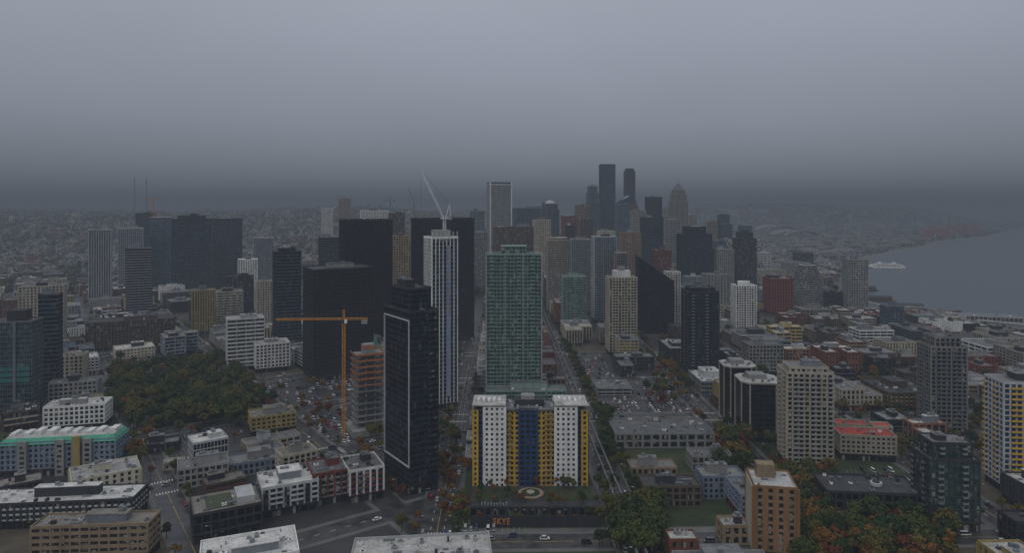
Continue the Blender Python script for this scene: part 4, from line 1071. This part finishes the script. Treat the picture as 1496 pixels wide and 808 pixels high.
# ------------------------------------------------------------------ distant city
rnd = random.Random(5)
far = [MB(), MB(), MB()]
tr = MB(); tr.mi('leaf_green'); tr.mi('leaf_autumn')
def gable(mb, x, y, z, w, d, h, m, rf):
    mb.box(x - w / 2, x + w / 2, y - d / 2, y + d / 2, z - 3, z + h, m, False)
    n = len(mb.v); mb.v += [(x - w / 2 - .5, y - d / 2 - .5, z + h), (x + w / 2 + .5, y - d / 2 - .5, z + h), (x + w / 2 + .5, y + d / 2 + .5, z + h), (x - w / 2 - .5, y + d / 2 + .5, z + h), (x - w / 2 - .5, y, z + h + d * .35), (x + w / 2 + .5, y, z + h + d * .35)]
    k = mb.mi(rf)
    for f in ((0, 1, 5, 4), (2, 3, 4, 5), (1, 2, 5), (3, 0, 4)): mb.f.append(tuple(n + i for i in f)); mb.m.append(k)
for _ in range(10000):
    y = 1400 + 4600 * rnd.random() ** 1.25; q = rnd.uniform(-.8, .8); x = q * y
    if wet(x, y, 30): continue
    z = HT(x, y); i = rnd.randrange(3)
    if blocked(x, y, 20, 20, 0, 5) if y < 2300 else False: continue
    hilly = q < -.05
    if hilly and rnd.random() < .62:
        gable(far[i], x, y, z, rnd.uniform(8, 14), rnd.uniform(8, 12), rnd.uniform(6, 9), 'far_' + 'abc'[i], rnd.choice(['r_grey', 'r_dark', 'charcoal', 'brown', 'brown']))
    else:
        w = rnd.uniform(14, 42); d = rnd.uniform(14, 30); h = rnd.uniform(7, 16) if rnd.random() < .82 else rnd.uniform(18, 34)
        if y < 2200 and -.3 < q < .36 and rnd.random() < .3: h = rnd.uniform(30, 75)
        if q > .36: h = min(h, 15); w *= 1.5
        far[i].box(x - w / 2, x + w / 2, y - d / 2, y + d / 2, z - 4, z + h, 'far_' + 'abc'[i], False)
        far[i].box(x - w / 2 - .2, x + w / 2 + .2, y - d / 2 - .2, y + d / 2 + .2, z + h, z + h + .6, rnd.choice(['r_light', 'r_grey', 'r_tan', 'r_dark', 'r_grey']), False)
        far[i].box(x - w / 5, x + w / 8, y - d / 5, y + d / 6, z + h + .6, z + h + 3.2, 'concrete', False)
for i in range(3): far[i].obj('distant_city_blocks')
for _ in range(15000):
    y = 1200 + 4900 * rnd.random() ** 1.2; q = rnd.uniform(-.8, .8) if rnd.random() < .4 else rnd.uniform(-.8, -.02); x = q * y
    if wet(x, y, 20) or (y < 1450 and blocked(x, y, 6, 6, 0)): continue
    z = HT(x, y); s = rnd.uniform(4, 9); k = 1 if rnd.random() < .22 else 0
    for l in range(11):
        v = Vector((rnd.gauss(0, 1), rnd.gauss(0, 1), rnd.gauss(0, 1))).normalized()
        o = Vector((x, y, z + s * 1.1)) + v * s * .75 * rnd.uniform(.5, 1); a = v.orthogonal().normalized(); b = v.cross(a); t = s * .42; n = len(tr.v)
        tr.v += [tuple(o + a * t), tuple(o + b * t), tuple(o - a * t), tuple(o - b * t)]; tr.f.append((n, n + 1, n + 2, n + 3)); tr.m.append(k)
tr.obj('distant_trees')

# ------------------------------------------------------------------ mist volume, sky, sun, camera
m = bpy.data.materials.new('mist'); m.use_nodes = True; nt = m.node_tree; nt.nodes.clear()
out = nt.nodes.new('ShaderNodeOutputMaterial'); ab = nt.nodes.new('ShaderNodeVolumeAbsorption'); em = nt.nodes.new('ShaderNodeEmission'); ad = nt.nodes.new('ShaderNodeAddShader')
SIG = 1 / 3300
FOG = (.086, .101, .126)
ab.inputs['Color'].default_value = (0, 0, 0, 1); ab.inputs['Density'].default_value = SIG
em.inputs['Color'].default_value = rgb(FOG); em.inputs['Strength'].default_value = SIG  # mist emits its own even glow, standing in for scattered daylight
nt.links.new(ab.outputs[0], ad.inputs[0]); nt.links.new(em.outputs[0], ad.inputs[1]); nt.links.new(ad.outputs[0], out.inputs['Volume'])
Z1 = 310
me = bpy.data.meshes.new('mist'); me.from_pydata([(-22000, -22000, -30), (22000, -22000, -30), (22000, 22000, -30), (-22000, 22000, -30), (-22000, -22000, Z1), (22000, -22000, Z1), (22000, 22000, Z1), (-22000, 22000, Z1)], [], [(4, 5, 6, 7), (0, 1, 5, 4), (1, 2, 6, 5), (2, 3, 7, 6), (3, 0, 4, 7), (3, 2, 1, 0)]); me.materials.append(m)
place('mist', me, (0, 0, 0))

sc = bpy.context.scene
wd = bpy.data.worlds.new('World'); sc.world = wd; wd.use_nodes = True; nt = wd.node_tree; N = nt.nodes.new; L = nt.links.new
bg = nt.nodes['Background']; bg.inputs['Strength'].default_value = .1
sky = N('ShaderNodeTexSky'); sky.sky_type = 'NISHITA'; sky.sun_disc = False; sky.sun_elevation = radians(42); sky.sun_rotation = radians(205)
tc = N('ShaderNodeTexCoord'); sx = N('ShaderNodeSeparateXYZ'); L(tc.outputs['Generated'], sx.inputs[0])
cr = N('ShaderNodeValToRGB'); e = cr.color_ramp.elements
e[0].position = 0; e[0].color = (.18, .2, .242, 1); e[1].position = 1; e[1].color = (.95, .98, 1.03, 1)
x = e.new(.3); x.color = (.39, .412, .48, 1); x = e.new(.12); x.color = (.285, .308, .366, 1)
n = N('ShaderNodeTexNoise'); n.inputs['Scale'].default_value = 1.6; n.inputs['Detail'].default_value = 3
mp = N('ShaderNodeMapping'); mp.inputs['Scale'].default_value = (1, 1, 2.2); L(tc.outputs['Generated'], mp.inputs[0]); L(mp.outputs[0], n.inputs['Vector'])
L(sx.outputs['Z'], cr.inputs[0])
mr = N('ShaderNodeMapRange'); mr.inputs[1].default_value = .3; mr.inputs[2].default_value = .7; mr.inputs[3].default_value = 9.0; mr.inputs[4].default_value = 10.3; L(n.outputs['Fac'], mr.inputs[0])
vm = N('ShaderNodeVectorMath'); vm.operation = 'SCALE'; L(cr.outputs[0], vm.inputs[0]); L(mr.outputs[0], vm.inputs['Scale'])
mx = N('ShaderNodeMix'); mx.data_type = 'RGBA'; mx.inputs[0].default_value = .06; L(vm.outputs[0], mx.inputs[6]); L(sky.outputs[0], mx.inputs[7]); L(mx.outputs[2], bg.inputs['Color'])

sl = bpy.data.lights.new('sun', 'SUN'); sl.energy = .65; sl.angle = radians(25); sl.color = (1, .97, .92)
so = bpy.data.objects.new('sun', sl); sc.collection.objects.link(so)
az = radians(205); el = radians(42)
dv = Vector((sin(az) * cos(el), cos(az) * cos(el), sin(el))); so.rotation_euler = dv.to_track_quat('Z', 'Y').to_euler(); so.location = (0, -50, 400)

cam = bpy.data.cameras.new('camera'); co = bpy.data.objects.new('camera', cam); sc.collection.objects.link(co)
co.location = (0, 0, DECK); co.rotation_euler = (radians(90), 0, 0)
cam.sensor_width = 36; cam.lens = 36 * 1000 / 1496; cam.shift_y = -104 / 1496; cam.clip_start = 1; cam.clip_end = 60000
sc.camera = co
sc.view_settings.view_transform = 'Standard'; sc.view_settings.look = 'None'; sc.view_settings.exposure = 0
print('objects', len(bpy.data.objects))
